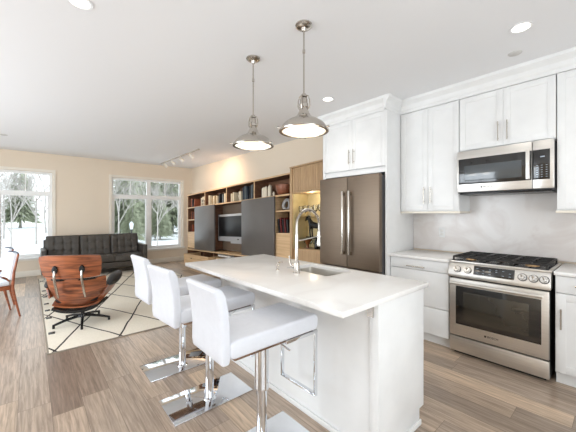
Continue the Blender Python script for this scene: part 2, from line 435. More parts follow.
# lower cabinet, left of range
BX = 3.165
c = thing('base_cabinet', (3.4, 1.49, 0), 'white base cabinet with three drawers between refrigerator panel and range', 'cabinet')
MB().box(BX+.025, XK-.001, 1.165, 1.806, .10, .884).box(BX+.075, XK-.001, 1.165, 1.806, 0, .10).build('body', M_white, c, smooth=False)
for z0, z1 in ((.768, .878), (.392, .762), (.112, .386)):
    d = MB().box(BX, BX+.024, 1.168, 1.80, z0, z1, .002).build('drawer', M_white, c)
    if z0 > .7: bar_handle((BX, 1.40, .80), (BX, 1.60, .80), d, (-.025,0,0))
tag(solo(MB().box(3.125, XK-.02, 1.160, 1.808, .886, .916, .003), 'countertop', M_quartz, (3.45, 1.48, .886), 'short white quartz countertop left of the range beside the refrigerator panel', 'countertop'))
# right of range
c = thing('base_cabinet', (3.4, 0, 0), 'white base cabinet with drawer and door on the right of the range', 'cabinet')
MB().box(BX+.025, XK-.001, -.50, .372, .10, .884).box(BX+.075, XK-.001, -.50, .372, 0, .10).build('body', M_white, c, smooth=False)
for y0, y1 in ((-.06, .366), (-.495, -.066)):
    d = MB().box(BX, BX+.024, y0, y1, .745, .878, .002).build('drawer', M_white, c)
    ym = (y0+y1)/2; bar_handle((BX, ym-.10, .812), (BX, ym+.10, .812), d, (-.025,0,0))
    d = shaker(MB(), BX, y0, y1, .112, .739).build('door', M_white, c)
    yh = y1-.032 if y0 > -.1 else y0+.032
    bar_handle((BX, yh, .46), (BX, yh, .62), d, (-.025,0,0))
solo(MB().box(3.125, XK-.02, -1.2, .374, .886, .916, .003), 'countertop', M_quartz, (3.45, 0, .886), 'white quartz countertop right of the range running out of frame', 'countertop')
c = thing('base_cabinet', (3.4, -.85, 0), 'white base cabinet under the far right end of the counter', 'cabinet')
MB().box(BX+.025, XK-.001, -1.2, -.505, 0, .884).build('body', M_white, c, smooth=False)
shaker(MB(), BX, -1.195, -.51, .112, .878).build('door', M_white, c)

# wall cabinets
UX = 3.41; UT = 2.575
def wall_cab(y0, y1, z0, label, splits, handles, name='wall_cabinet'):
    c = thing(name, (3.6, (y0+y1)/2, z0), label, 'cabinet')
    m = MB().box(UX+.021, XK, y0, y1, z0, UT+.04); m.build('body', M_white, c, smooth=False)
    for i in range(len(splits)-1):
        d = shaker(MB(), UX, splits[i]+.0010, splits[i+1]-.0010, z0+.01, UT, rail=.055).build('door', M_white, c)
        if handles[i] is not None:
            yh, h0 = handles[i]; bar_handle((UX, yh, h0), (UX, yh, h0+.185), d, (-.028,0,0), r=.0055)
    return c
c1 = wall_cab(1.156, 1.806, 1.40, 'tall white double-door wall cabinet left of the microwave', (1.157, 1.482, 1.805), ((1.445, 1.49), (1.52, 1.49)))
MB().box(UX+.0, XK-.02, 1.150, 1.806, 1.378, 1.40, .003).build('light_rail', M_trim, c1)
wall_cab(.392, 1.152, 2.02, 'short white double-door cabinet directly above the microwave', (.393, .771, 1.151), ((.735, 2.075), (.808, 2.075)))
c1 = wall_cab(-.30, .388, 1.40, 'white wall cabinet right of the microwave cut off by the photo edge', (-.299, .045, .387), (None, (.08, 1.49)))
MB().box(UX+.0, XK-.02, -.30, .394, 1.378, 1.40, .003).build('light_rail', M_trim, c1)
# crown moulding
def crown(x, zt=CH): # profile in (x,z)
    z0 = UT+.005
    return [(x+.02, z0), (x-.004, z0), (x-.004, z0+.03), (x-.014, z0+.045), (x-.022, z0+.085), (x-.050, z0+.118), (x-.058, z0+.125), (x-.058, zt), (x+.02, zt)]
struct('trim_1', MB().prism(crown(UX), 'y', -.30, 1.808), M_white, ang=20)
# refrigerator surround
FX = 3.12; FY0, FY1 = 1.812, 2.80
c = thing('refrigerator_cabinet', (3.4, 2.3, 0), 'white cabinet surround enclosing the refrigerator with two doors above it', 'cabinet')
MB().box(FX+.02, XK, FY0+.025, FY1-.03, 1.87, UT+.04).build('body', M_white, c, smooth=False)
MB().box(FX-.018, XK-.001, FY0, FY0+.024, 0, UT+.04, .001).build('side_panel', M_white, c)
MB().box(FX-.018, XK-.01, FY1-.03, FY1, 0, UT+.04, .001).build('side_panel', M_white, c)
MB().box(FX-.0, FX+.02, FY0+.024, FY1-.03, 1.865, 1.93).build('bottom_rail', M_white, c)
for y0, y1, yh in ((FY0+.0255, 2.301, 2.268), (2.3035, FY1-.0315, 2.338)):
    d = shaker(MB(), FX-.018, y0, y1, 1.937, UT, rail=.055).build('door', M_white, c)
    bar_handle((FX-.018, yh, 2.01), (FX-.018, yh, 2.19), d, (-.028,0,0), r=.0055)
m = MB().prism(crown(FX-.01), 'y', FY0-.005, FY1+.01)
m.prism([(2*FY0-.0-p[0]+FX-.01-FY0 if False else FY0-(FX-.01-p[0]), p[1]) for p in crown(FX-.01)], 'x', FX-.065, XK-.3)
m.prism([(FY1+(FX-.01-p[0]), p[1]) for p in crown(FX-.01)], 'x', FX-.065, XK-.12)
struct('trim_2', m, M_white, ang=20)

# refrigerator
r = thing('refrigerator', (3.3, 2.3, 0), 'stainless steel french door refrigerator in a white surround', 'refrigerator')
MB().box(3.075, 3.74, 1.862, 2.752, .02, 1.825, .004).build('body', mat('fridge_side_grey', (96,96,98), .5), r)
RX = 3.0
for y0, y1, yh in ((1.850, 2.302, 2.245), (2.308, 2.765, 2.345)):
    d = MB().box(RX, 3.070, y0, y1, .70, 1.838, .008, 3).build('door', M_steel_d, r)
    h = MB().box(RX-.058, RX-.036, yh-.016, yh+.016, .86, 1.66, .008, 3)
    for z in (.88, 1.62): h.box(RX-.045, RX, yh-.017, yh+.017, z-.02, z+.02, .004)
    h.build('handle', M_nickel, d)
for z0, z1 in ((.06, .375), (.385, .69)):
    d = MB().box(RX, 3.070, 1.850, 2.765, z0, z1, .008, 3).build('freezer_drawer', M_steel_d, r)
    h = MB().box(RX-.058, RX-.036, 1.95, 2.66, z1-.075, z1-.045, .008, 3)
    for y in (2.0, 2.61): h.box(RX-.045, RX, y-.02, y+.02, z1-.08, z1-.04, .004)
    h.build('handle', M_nickel, d)
for y in (1.90, 2.58): MB().box(3.075, 3.16, y, y+.12, 1.825, 1.85, .003).build('hinge_cover', M_blk, r)

# ---------------- range ----------------
Y0, Y1 = .398, 1.154; yc = (Y0+Y1)/2; RF = 3.135
r = thing('gas_range', (3.4, yc, 0), 'stainless steel slide-in gas range with black grates between white base cabinets', 'range')
MB().box(RF+.035, XK-.025, Y0+.003, Y1-.003, .03, .90).box(RF+.06, XK-.1, Y0+.03, Y1-.03, 0, .03).build('body', mat('range_side', (58,56,54), .5, .3), r, smooth=False)
MB().box(RF+.004, RF+.034, Y0+.004, Y1-.004, .035, .178, .004).build('warming_drawer', M_steel, r)
d = MB().box(RF, RF+.034, Y0+.004, Y1-.004, .190, .742, .005).build('oven_door', M_steel, r)
MB().box(RF-.003, RF+.002, Y0+.052, Y1-.062, .302, .672, .002).build('window_surround', M_blkgl, d)
MB().box(RF-.005, RF-.001, Y0+.13, Y1-.13, .345, .618, .002).build('window_glass', M_oven, d)
h = MB().cyl((RF-.055, Y0+.035, .706), (RF-.055, Y1-.028, .706), .016, n=16)
for y in (Y0+.075, Y1-.065): h.box(RF-.052, RF+.002, y-.012, y+.012, .690, .711, .003)
h.build('handle', M_steel, d)
# sloped control panel
cp = [(RF-.012, .757), (RF-.012, .790), (RF+.028, .893), (RF+.10, .893), (RF+.10, .757)]
cpo = MB().prism(cp, 'y', Y0-.006, Y1+.006, .003).build('control_panel', M_steel, r)
sl = math.atan2(.04, .103)
def onpanel(y, t, out=0):  # t 0..1 up the slope
    return Vector((RF-.012+.04*t - out*math.cos(sl), y, .790+.103*t + out*math.sin(sl)))
nrm = Vector((-math.cos(sl), 0, math.sin(sl)))
for y in (Y1-.075, Y1-.165, Y0+.175, Y0+.102, Y0+.034):
    p = onpanel(y, .42)
    MB().cyl(p-nrm*.001, p+nrm*.004, .033, n=24).build('knob_bezel', M_blk, r)
    k = MB().cyl(p, p+nrm*.012, .028, n=24).cyl(p+nrm*.012, p+nrm*.036, .024, .020, n=24)
    k = k.build('knob', M_knobw, r)
    mtx = Matrix.Translation(p+nrm*.037) @ Matrix.Rotation(-sl, 4, 'Y')
    MB().box(-.004, .004, -.005, .005, -.019, .019, .001, mtx=mtx).build('grip', M_steel, k)
mt = Matrix.Translation(onpanel(yc+.008, .5)) @ Matrix.Rotation(sl, 4, 'Y')
dp = MB().box(-.003, .003, -.155, .155, -.043, .043, .001, mtx=mt).build('display_panel', M_blkgl, r)
mm = MB()
for k in range(6):
    for j, z in enumerate((-.022, .004, .02)):
        if (k*3+j) % 4 == 1: continue
        yy = .13-.05*k; mm.box(-.0040, -.0032, yy-.012, yy+.004, z-.002, z+.002, mtx=mt)
mm.build('display_markings', M_led, dp, smooth=False)
def face_negx(x, y, z): # text facing -X reading towards -Y
    return Matrix.Translation((x, y, z)) @ Matrix(((0,0,-1,0),(-1,0,0,0),(0,1,0,0),(0,0,0,1)))
text_mesh('BOSCH', .026, 'brand_lettering', M_logo, d, face_negx(RF-.001, yc+.01, .248))
MB().cyl((RF-.002, yc+.068, .248), (RF+.001, yc+.068, .248), .009, n=16).build('brand_badge', M_logo, d)
# cooktop
MB().prism([(RF+.020, .893), (RF+.020, .912), (XK-.03, .912), (XK-.03, .893)], 'y', Y0-.012, Y1+.012, .003).build('cooktop_trim', M_steel, r)
ct = MB().box(RF+.040, XK-.05, Y0+.012, Y1-.012, .911, .916, .001).build('cooktop', M_blk, r)
burn = [(3.32, Y1-.14, .036), (3.60, Y1-.14, .030), (3.46, yc, .048), (3.32, Y0+.14, .040), (3.60, Y0+.14, .030)]
for x, y, rr in burn:
    b_ = MB().lathe([(0,.016),(rr*1.15,.016),(rr*1.3,.004),(rr*1.3,0),(0,0)], (x, y, .915)).build('burner', mat('burner_brass', (196,160,120), .35, .9), r)
    MB().lathe([(0,.012),(rr*.7,.012),(rr*.8,.008),(rr*.8,0),(0,0)], (x, y, .931)).build('burner_cap', M_iron, b_)
for y0, y1 in ((Y1-.262, Y1-.018), (yc-.116, yc+.116), (Y0+.018, Y0+.262)):
    g = MB(); z = .940; xa, xb = RF+.05, XK-.06; q = .0065
    g.box(xa, xb, y0, y0+2*q, z, z+.016, .002).box(xa, xb, y1-2*q, y1, z, z+.016, .002)
    for x in (xa, (xa+xb)/2-q, xb-2*q): g.box(x, x+2*q, y0, y1, z, z+.016, .002)
    g.box(xa, xb, (y0+y1)/2-q, (y0+y1)/2+q, z, z+.016, .002)
    for cx_ in (xa+(xb-xa)*.25, xa+(xb-xa)*.75):
        g.box(cx_-q, cx_+q, y0, y1, z+.001, z+.015, .002)
    for x in (xa+q, xb-q):
        for y in (y0+q, y1-q): g.box(x-q, x+q, y-q, y+q, .915, z+.004)
    g.build('grate', M_iron, r)

# ---------------- microwave ----------------
MX = 3.35; z0, z1 = 1.590, 2.012
r = thing('microwave', (3.55, yc, z0), 'stainless over-the-range microwave with dark glass door mounted under the short cabinet', 'microwave')
MB().box(MX+.03, XK-.025, Y0, Y1, z0-.006, z1-.002, .003).build('body', mat('microwave_case', (70,70,72), .5, .3), r)
split = Y0+.145
d = MB().box(MX, MX+.03, split+.002, Y1, z0+.004, z1, .004).build('door', M_steel, r)
MB().box(MX-.003, MX+.002, split+.004, Y1-.014, 1.672, 1.932, .002).build('window_surround', M_blkgl, d)
MB().box(MX-.005, MX-.001, split+.075, Y1-.070, 1.705, 1.860, .002).build('window_glass', M_mwgl, d)
h = MB().box(MX-.052, MX-.030, split+.010, split+.040, 1.675, 1.935, .007, 3)
for z in (1.70, 1.91): h.box(MX-.035, MX, split+.014, split+.036, z-.015, z+.015, .003)
h.build('handle', M_steel, d)
p = MB().box(MX, MX+.03, Y0, split-.002, z0+.004, z1, .004).build('control_panel', M_steel, r)
MB().box(MX-.003, MX+.002, Y0+.026, split-.003, 1.672, 1.932, .001).build('keypad', M_blkgl, p)
mm = MB()
mm.box(MX-.0036, MX-.0030, Y0+.06, Y0+.09, 1.865, 1.875)
for i in range(6):
    for j in range(3):
        y = Y0+.048+.032*j; z = z0+.105+.020*i
        mm.box(MX-.0036, MX-.0030, y-.006, y+.006, z-.002, z+.002)
mm.build('keypad_markings', M_led, p, smooth=False)
text_mesh('BOSCH', .026, 'brand_lettering', M_logo, d, face_negx(MX-.001, yc+.10, z0+.048))
MB().cyl((MX-.002, yc+.158, z0+.048), (MX+.001, yc+.158, z0+.048), .009, n=16).build('brand_badge', M_logo, d)
m = MB().box(MX+.02, XK-.04, Y0+.02, Y1-.02, z0-.022, z0-.006, .003); m.build('vent', M_blk, r)

# outlet
r = thing('wall_outlet', (XK-.022, 1.455, 1.15), 'white double electrical outlet on the backsplash', 'outlet')
MB().box(XK-.026, XK-.020, 1.42, 1.49, 1.09, 1.205, .002).build('cover_plate', M_white, r)
for z in (1.115, 1.153): MB().box(XK-.029, XK-.0255, 1.438, 1.472, z, z+.028, .002).build('socket', mat('outlet_face', (222,220,216), .4), r)

# ---------------- island ----------------
IX0, IX1, IY0, IY1 = 1.43, 1.975, .885, 2.66
r = thing('kitchen_island', (1.7, 1.77, 0), 'white panelled kitchen island base under the quartz top', 'island')
MB().box(IX0+.02, IX1-.02, IY0+.018, 1.40, .10, .884).box(IX0+.02, IX1-.02, 1.93, IY1-.018, .10, .884).box(IX0+.02, 1.60, 1.40, 1.93, .10, .884).box(IX0+.02, IX1-.02, 1.40, 1.93, .10, .66).box(IX0+.02, IX1-.075, IY0+.018, IY1-.018, .0, .10).build('body', M_white, r, smooth=False)
MB().prism([(IX0, .0), (IX0, .884), (IX1, .884), (IX1, .10), (IX1-.06, .10), (IX1-.06, 0)], 'y', IY0, IY0+.018, .0015).build('end_panel', M_white, r)
MB().prism([(IX0, .0), (IX0, .884), (IX1, .884), (IX1, .10), (IX1-.06, .10), (IX1-.06, 0)], 'y', IY1-.018, IY1, .0015).build('end_panel', M_white, r)
MB().box(IX0+.006, IX0+.02, IY0+.018, IY1-.018, 0, .884).build('back_panel', M_white, r)
MB().box(IX0-.006, IX0+.012, IY0-.003, IY0+.055, .0, .884, .003).build('corner_post', M_white, r)
MB().box(IX0-.010, IX0+.006, IY0-.010, IY1+.01, 0, .035, .004).box(IX0-.010, IX1-.055, IY0-.012, IY0+.0, 0, .035, .004).build('base_moulding', M_white, r)
for y0, y1 in ((IY0+.02, 1.42), (1.425, 1.915), (1.92, IY1-.02)):
    shaker_m = MB().box(IX1-.02, IX1, y0, y1, .11, .875, .002).build('door', M_white, r)
for y in (.93, 2.55):
    MB().prism([(IX0-.008, .884), (IX0-.25, .884), (IX0-.25, .876), (IX0-.016, .868), (IX0-.016, .80), (IX0-.008, .80)], 'y', y-.02, y+.02).build('support_bracket', M_nickel, r)
# top with sink cutout
SX0, SX1, SY0, SY1 = 1.630, 1.940, 1.430, 1.900
def slab_hole(x0, x1, y0, y1, hx0, hx1, hy0, hy1, z0, z1, rad=.03, bev=.003):
    b = bmesh.new()
    outer = [(x0,y0),(x1,y0),(x1,y1),(x0,y1)]
    seg = 5; inner = []
    for cx_, cy_, a0 in ((hx0+rad, hy0+rad, PI), (hx1-rad, hy0+rad, 1.5*PI), (hx1-rad, hy1-rad, 0), (hx0+rad, hy1-rad, .5*PI)):
        inner.append([(cx_+rad*math.cos(a0+PI/2*k/seg), cy_+rad*math.sin(a0+PI/2*k/seg)) for k in range(seg+1)])
    ov = {}; top = []
    def layer(z):
        O = [b.verts.new((*p, z)) for p in outer]; I = [[b.verts.new((*p, z)) for p in a] for a in inner]; return O, I
    Ot, It = layer(z1); Ob, Ib = layer(z0)
    for O, I, flip in ((Ot, It, 0), (Ob, Ib, 1)):
        for k in range(4):
            n = (k+1) % 4
            b.faces.new([O[k], O[n], I[n][0], I[k][-1]])
            b.faces.new([O[k]] + I[k][::-1])
    for k in range(4):
        b.faces.new((Ot[k], Ot[(k+1) % 4], Ob[(k+1) % 4], Ob[k]))
    It_, Ib_ = sum(It, []), sum(Ib, [])
    for k in range(len(It_)): b.faces.new((It_[k], It_[(k+1) % len(It_)], Ib_[(k+1) % len(It_)], Ib_[k]))
    bmesh.ops.recalc_face_normals(b, faces=b.faces[:])
    es = [e for e in b.edges if len(e.link_faces) == 2 and e.calc_face_angle(0) > .8 and all(v in Ot+Ob for v in e.verts)]
    bmesh.ops.bevel(b, geom=es, offset=bev, segments=2, profile=.5, affect='EDGES')
    m = MB(); m.merge(b); return m
solo(slab_hole(1.09, 1.998, .862, 2.705, SX0, SX1, SY0, SY1, .885, .915), 'countertop', M_quartz, (1.54, 1.78, .885), 'large white quartz island top with a sink cutout overhanging the stools', 'countertop')
# undermount sink
def rrect(x0, x1, y0, y1, rad, seg=5):
    o = []
    for cx_, cy_, a0 in ((x0+rad, y0+rad, PI), (x1-rad, y0+rad, 1.5*PI), (x1-rad, y1-rad, 0), (x0+rad, y1-rad, .5*PI)):
        o += [(cx_+rad*math.cos(a0+PI/2*k/seg), cy_+rad*math.sin(a0+PI/2*k/seg)) for k in range(seg+1)]
    return o
b = bmesh.new(); rings = []
for e, z in ((.012, .884), (.001, .884), (.0, .87), (-.006, .72), (-.03, .70)):
    rings.append([b.verts.new((*p, z)) for p in rrect(SX0-e, SX1+e, SY0-e, SY1+e, .03+max(e,0))])
for A, B in zip(rings, rings[1:]):
    for k in range(len(A)): b.faces.new((A[k], A[(k+1) % len(A)], B[(k+1) % len(A)], B[k]))
b.faces.new(rings[-1]); bmesh.ops.recalc_face_normals(b, faces=b.faces[:]); bmesh.ops.reverse_faces(b, faces=b.faces[:])
r = thing('sink', (1.8, 1.67, .70), 'stainless steel undermount sink set in the island top', 'sink')
m = MB(); m.merge(b); m.build('basin', mat('sink_steel', (205,200,192), .4, .8), r)
MB().lathe([(0,.003),(.03,.003),(.042,.006),(.045,0),(0,0)], (1.80, 1.67, .700)).build('drain', M_chrome, r)
# faucet
fx, fy = 1.545, 1.665; zt = .915
r = thing('faucet', (fx, fy, zt), 'tall brushed nickel spring faucet arching over the island sink', 'faucet')
MB().lathe([(0,0),(.027,0),(.027,.006),(.022,.012),(.022,.075),(.018,.085),(.0125,.095),(.0125,.30),(0,.30)], (fx, fy, zt)).build('body', M_nickel, r)
arc = [(fx, fy, zt+.29), (fx, fy, zt+.35)]
R = .125
for k in range(17):
    a = PI - PI*k/16
    arc.append((fx+R+R*math.cos(a), fy, zt+.37+R*math.sin(a)*.95))
arc.append((fx+2*R, fy, zt+.30))
MB().tube(arc, .0075, 12).build('spout', M_nickel, r)
# spring coil around arc
def coil(path, rad, turns, wire):
    P = [Vector(p) for p in path]; L_ = [0]
    for a, b_ in zip(P, P[1:]): L_.append(L_[-1]+(b_-a).length)
    pts = []; N = turns*8
    for i in range(N+1):
        s = L_[-1]*i/N; k = 0
        while k < len(P)-2 and L_[k+1] < s: k += 1
        t = (s-L_[k])/(L_[k+1]-L_[k]); p = P[k].lerp(P[k+1], t); d = (P[k+1]-P[k]).normalized()
        n1 = Vector((0,1,0)); n2 = d.cross(n1); a = 2*PI*i/8
        pts.append(p+(n1*math.cos(a)+n2*math.sin(a))*rad)
    return MB().tube(pts, wire, 5)
coil(arc, .0105, 60, .002).build('spring', M_nickel, r)
MB().lathe([(0,0),(.017,.0),(.019,.02),(.014,.05),(.013,.12),(0,.12)], (fx+2*R, fy, zt+.19)).build('spray_head', M_nickel, r)
MB().tube([(fx, fy, zt+.25), (fx+.06, fy, zt+.25), (fx+.235, fy, zt+.27)], .005, 8).lathe([(.015,0),(.021,0),(.021,.016),(.015,.016)], (fx+2*R, fy, zt+.263)).build('docking_arm', M_nickel, r)
MB().tube([(fx, fy+.02, zt+.045), (fx, fy+.055, zt+.05), (fx-.002, fy+.075, zt+.075), (fx-.004, fy+.082, zt+.125)], [.014,.013,.008,.006], 12).build('lever', M_nickel, r)
r = thing('soap_dispenser', (1.515, 1.862, zt), 'small brushed nickel soap dispenser left of the faucet', 'soap dispenser')
MB().lathe([(0,0),(.016,0),(.016,.004),(.010,.008),(.010,.04),(.006,.042),(.006,.058),(0,.058)], (1.515, 1.862, zt), 16).build('body', M_nickel, r)
MB().tube([(1.515, 1.862, zt+.054), (1.535, 1.862, zt+.062), (1.57, 1.862, zt+.056)], .0055, 8).build('nozzle', M_nickel, r)

# ---------------- bar stools ----------------
def make_stool(loc, label):
    r = thing('bar_stool', loc, label, 'stool', 'white bar stools along the island')
    X, Y, Z = loc
    def T(pts): return [(X+p[0], p[1]) for p in pts]
    MB().box(X-.30, X+.30, Y-.165, Y+.165, 0, .012, .002).build('base_plate', M_plate, r)
    MB().lathe([(0,.012),(.045,.012),(.040,.02),(.030,.024),(.030,.40),(0,.40)], (X, Y, 0)).build('gas_piston', M_chrome, r)
    MB().lathe([(0,.36),(.041,.36),(.042,.366),(.041,.372),(.041,.66),(0,.66)], (X, Y, 0)).build('column', M_chrome, r)
    seat = T([(-.305,.685),(-.305,.752),(-.27,.764),(-.1,.762),(.12,.765),(.26,.770),(.295,.762),(.305,.735),(.300,.690),(.285,.672),(-.28,.672)])
    MB().prism(seat, 'y', Y-.168, Y+.168, .016, 3).build('seat', M_leather, r, ang=60)
    back = T([(-.345,.655),(-.352,.70),(-.350,.80),(-.360,.90),(-.380,.99),(-.390,1.018),(-.370,1.028),(-.345,1.018),(-.322,.98),(-.308,.90),(-.300,.80),(-.298,.70),(-.305,.655)])
    bk = MB().prism(back, 'y', Y-.168, Y+.168, .013, 3).build('backrest', M_leather, r, ang=60)
    MB().box(X-.27, X+.27, Y-.15, Y+.15, .657, .673, .002).box(X-.07, X+.07, Y-.07, Y+.07, .64, .66, .003).build('seat_frame', M_under, r)
    # footrest loop hanging from the front of the seat
    q = .012; m = MB(); xf = X+.288; w_ = .155
    for s in (-1, 1): m.box(xf-.012, xf+.012, Y+s*w_-q/2, Y+s*w_+q/2, .28, .668, .002)
    m.box(xf-.012, xf+.012, Y-w_-.006, Y+w_+.006, .268, .282, .002)
    for s in (-1, 1): m.box(X+.05, xf+.012, Y+s*w_-.008, Y+s*w_+.008, .650, .668, .002)
    m.build('footrest', M_chrome, r)
    MB().tube([(X+.02, Y-.02, .65), (X+.04, Y-.12, .645), (X+.04, Y-.2, .635)], .005, 8).build('lever', M_chrome, r)
    return r
s1 = make_stool((1.015, 1.392, 0), 'white leather bar stool nearest the camera at the island')
s2 = copy_tree(s1); s2.location = (1.0, 2.025, 0); s2['label'] = 'white leather bar stool in the middle of the three at the island'
s3 = copy_tree(s1); s3.location = (1.035, 2.63, 0); s3['label'] = 'white leather bar stool farthest from the camera beside the rug'

for st, deg, dy in ((s2, 5, .04), (s3, 2, .06)):       # the seats swivel on their columns
    for ch in st.children:
        n_ = ch.name.split('.')[0]
        if n_ in ('seat', 'backrest', 'seat_frame', 'footrest', 'lever'): ch.rotation_euler = (0, 0, math.radians(deg))
        if n_ == 'base_plate': ch.location.y += dy
# ---------------- pendants ----------------
def pendant(x, y, label):
    r = thing('pendant_lamp', (x, y, CH), label, 'pendant lamp', 'pendant lamps over the island')
    zr = 1.975
    MB().lathe([(0,0),(.062,0),(.062,-.008),(.050,-.018),(.020,-.024),(.012,-.045),(0,-.045)], (x, y, CH)).build('canopy', M_nickel, r)
    MB().cyl((x, y, CH-.04), (x, y, zr+.25), .006, n=12).lathe([(0,.012),(.010,.012),(.010,-.012),(0,-.012)], (x, y, CH-.19), 12).build('stem', M_nickel, r)
    # yoke cage
    m = MB().lathe([(0,.262),(.016,.262),(.024,.250),(.024,.240),(0,.240)], (x, y, zr))
    for a in (0, PI/2, PI, 1.5*PI):
        dx, dy = math.cos(a+.4), math.sin(a+.4)
        m.tube([(x+dx*.012, y+dy*.012, zr+.252), (x+dx*.034, y+dy*.034, zr+.245), (x+dx*.044, y+dy*.044, zr+.215), (x+dx*.046, y+dy*.046, zr+.175), (x+dx*.034, y+dy*.034, zr+.150)], .0045, 8)
    m.build('yoke', M_nickel, r)
    MB().lathe([(0,.235),(.020,.235),(.028,.222),(.028,.195),(.033,.190),(.033,.165),(.028,.160),(.036,.128),(0,.128)], (x, y, zr)).build('socket_cap', M_nickel, r)
    prof = [(.034,.140),(.040,.125),(.050,.105),(.075,.085),(.110,.070),(.140,.050),(.158,.028),(.164,.006),(.164,-.002),(.160,-.002),(.154,.026),(.136,.046),(.106,.064),(.070,.079),(.046,.097),(.034,.120)]
    MB().lathe(prof, (x, y, zr), 48).build('shade', M_nickel, r)
    rim = MB().lathe([(.158,.004),(.178,.004),(.181,-.004),(.178,-.012),(.158,-.012),(.155,-.004),(.158,.004)], (x, y, zr), 48).build('rim', M_nickel, r)
    for k in range(3):
        a = 2*PI*k/3+.75; dx, dy = math.cos(a), math.sin(a)
        MB().cyl((x+dx*.172, y+dy*.172, zr-.003), (x+dx*.200, y+dy*.200, zr-.003), .006, n=10).ball((x+dx*.200, y+dy*.200, zr-.003), .009, .009, .009, 10).build('thumbscrew', M_nickel, rim)
    MB().lathe([(0,-.028),(.06,-.026),(.11,-.020),(.145,-.012),(.157,-.006),(.157,-.002),(0,-.002)], (x, y, zr), 40).build('diffuser', M_diff, r)
    point('pendant_bulb', (x, y, zr-.12), 2.2, (1,.90,.76), .15)
    return r
pendant(1.490, 1.530, 'brushed nickel dome pendant lamp hanging nearer the refrigerator, larger in view')
pendant(1.475, 2.150, 'brushed nickel dome pendant lamp hanging farther away on the left')

# ---------------- ceiling fixtures ----------------
for x, y, rr, lab in ((2.664, 2.325, .055, 'recessed ceiling light in front of the refrigerator cabinet'), (2.702, .502, .055, 'recessed ceiling light in front of the microwave'), (.243, 2.314, .055, 'recessed ceiling light at the top left above the floor')):
    r = thing('recessed_light', (x, y, CH), lab, 'ceiling light', 'recessed ceiling lights')
    MB().lathe([(rr,-.001),(rr+.016,-.001),(rr+.016,-.006),(rr,-.004),(rr,-.001)], (x, y, CH), 32).build('trim_ring', M_ceil, r)
    MB().lathe([(0,-.002),(rr,-.002),(rr,-.0035),(0,-.0035)], (x, y, CH), 32).build('lens', M_bulb, r)
    spot('downlight_beam', (x, y, CH-.03), (x, y, 0), 11, (1,.95,.88), 120, .8, .10)
for x, y, lab in ((3.10, .617, 'small white ceiling sprinkler cover near the crown moulding'), (-.337, 7.04, 'small white ceiling cover near the far left window')):
    solo(MB().lathe([(0,-.012),(.03,-.012),(.045,-.006),(.05,0),(0,0)], (x, y, CH), 24), 'ceiling_cover', mat('cover_white', (205,203,200), .6), (x, y, CH), lab, 'sprinkler')
# track light
r = thing('track_light', (2.65, 7.0, CH), 'white ceiling track light with four heads near the bookcase', 'track light')
MB().box(2.633, 2.667, 5.85, 8.2, CH-.022, CH, .003).build('track', mat('track_white', (196,188,176), .5), r)
for k, y in enumerate((6.3, 6.85, 7.4, 7.95)):
    m = MB().cyl((2.65, y, CH-.02), (2.65, y, CH-.06), .009, n=10)
    m.cyl((2.63, y, CH-.055), (2.72, y-.01, CH-.125), .032, .040, n=18)
    m.build('lamp_head', M_trim, r)
for k, (y, ty) in enumerate(((6.3, 6.25), (6.85, 7.3))):
    spot('track_beam', (2.74, y, CH-.14), (XV, ty, 2.05), (50, 22)[k], (1,.74,.52), 105, 1, .08)

# ---------------- bookcase wall unit ----------------
K = .040; YS = 8.02                       # the run of shelving climbs slightly towards the kitchen, as in the photo
SH = Matrix(((1,0,0,0),(0,1,0,0),(0,-K,1,K*YS),(0,0,0,1)))
def sh(y): return K*(YS-y)
BF = 3.30; BB = XV-.002; t = .028
bays = [8.02, 6.94, 5.86, 4.78, 3.70]
zt_, zs = 1.90, 1.545      # top of unit, underside shelf of the top row (at the left end)
r = thing('bookcase', (3.48, 5.86, 0), 'long wood bookcase and media wall with sliding grey panels along the wall', 'bookcase')
for z in (zt_, zs):
    q = MB().box(BF+.004, BB, bays[-1], bays[0], z-t, z).build('shelf', M_walb, r, smooth=False, shear=SH)
    MB().box(BF, BF+.004, bays[-1], bays[0], z-t, z).build('edge_band', M_oakl, q, smooth=False, shear=SH)
for i, y in enumerate(bays):
    d_ = min(max(y, bays[-1]+t/2), bays[0]-t/2)
    z_ = .40 if i in (0, len(bays)-1) else zs
    q = MB().box(BF+.004, BB-.001, d_-t/2, d_+t/2, z_, zt_-.029).build('divider', M_walb, r, smooth=False, shear=SH)
    MB().box(BF, BF+.0041, d_-t/2, d_+t/2, z_, zt_-.029).build('edge_band', M_oakl, q, smooth=False, shear=SH)
MB().box(BB-.018, BB-.002, bays[-1], bays[0], .42, zt_-.01).build('back_panel', M_walb, r, smooth=False, shear=SH)
# left and right open columns
for (ya, yb_, zz) in ((7.50, 8.0, (1.20, .86)), (3.72, 4.16, (1.26, .86))):
    m = MB()
    for z in zz: m.box(BF+.004, BB-.02, ya, yb_, z-.013, z+.013)
    m.box(BF+.02, BB-.02, ya-.014 if ya > 5 else yb_, ya if ya > 5 else yb_+.014, .40, zs-t)
    m.build('shelf', M_oakl, r, smooth=False, shear=SH)
    MB().box(BF+.005, BF+.022, ya, yb_, .44, .845).build('drawer_front', M_oakl, r, smooth=False, shear=SH)
# media bay surround, behind the tv
MB().box(BB-.10, BB-.02, 4.9, 6.53, .44, zs-t).build('media_back_panel', mat('media_panel', (118,100,84), .5), r, smooth=False, shear=SH)
MB().box(BB-.34, BB-.10, 6.50, 6.53, .44, zs-t).build('media_side', M_walb, r, smooth=False, shear=SH)
# sliding panels
for y0, y1 in ((6.36, 7.46), (4.10, 5.17)):
    MB().box(BF-.045, BF-.012, y0, y1, .425, 1.528, .002).build('sliding_panel', M_grey, r, shear=SH)
MB().box(BF-.012, BF-.0, bays[-1]+.02, bays[0], 1.516, 1.536).build('panel_rail', M_oakl, r, smooth=False, shear=SH)
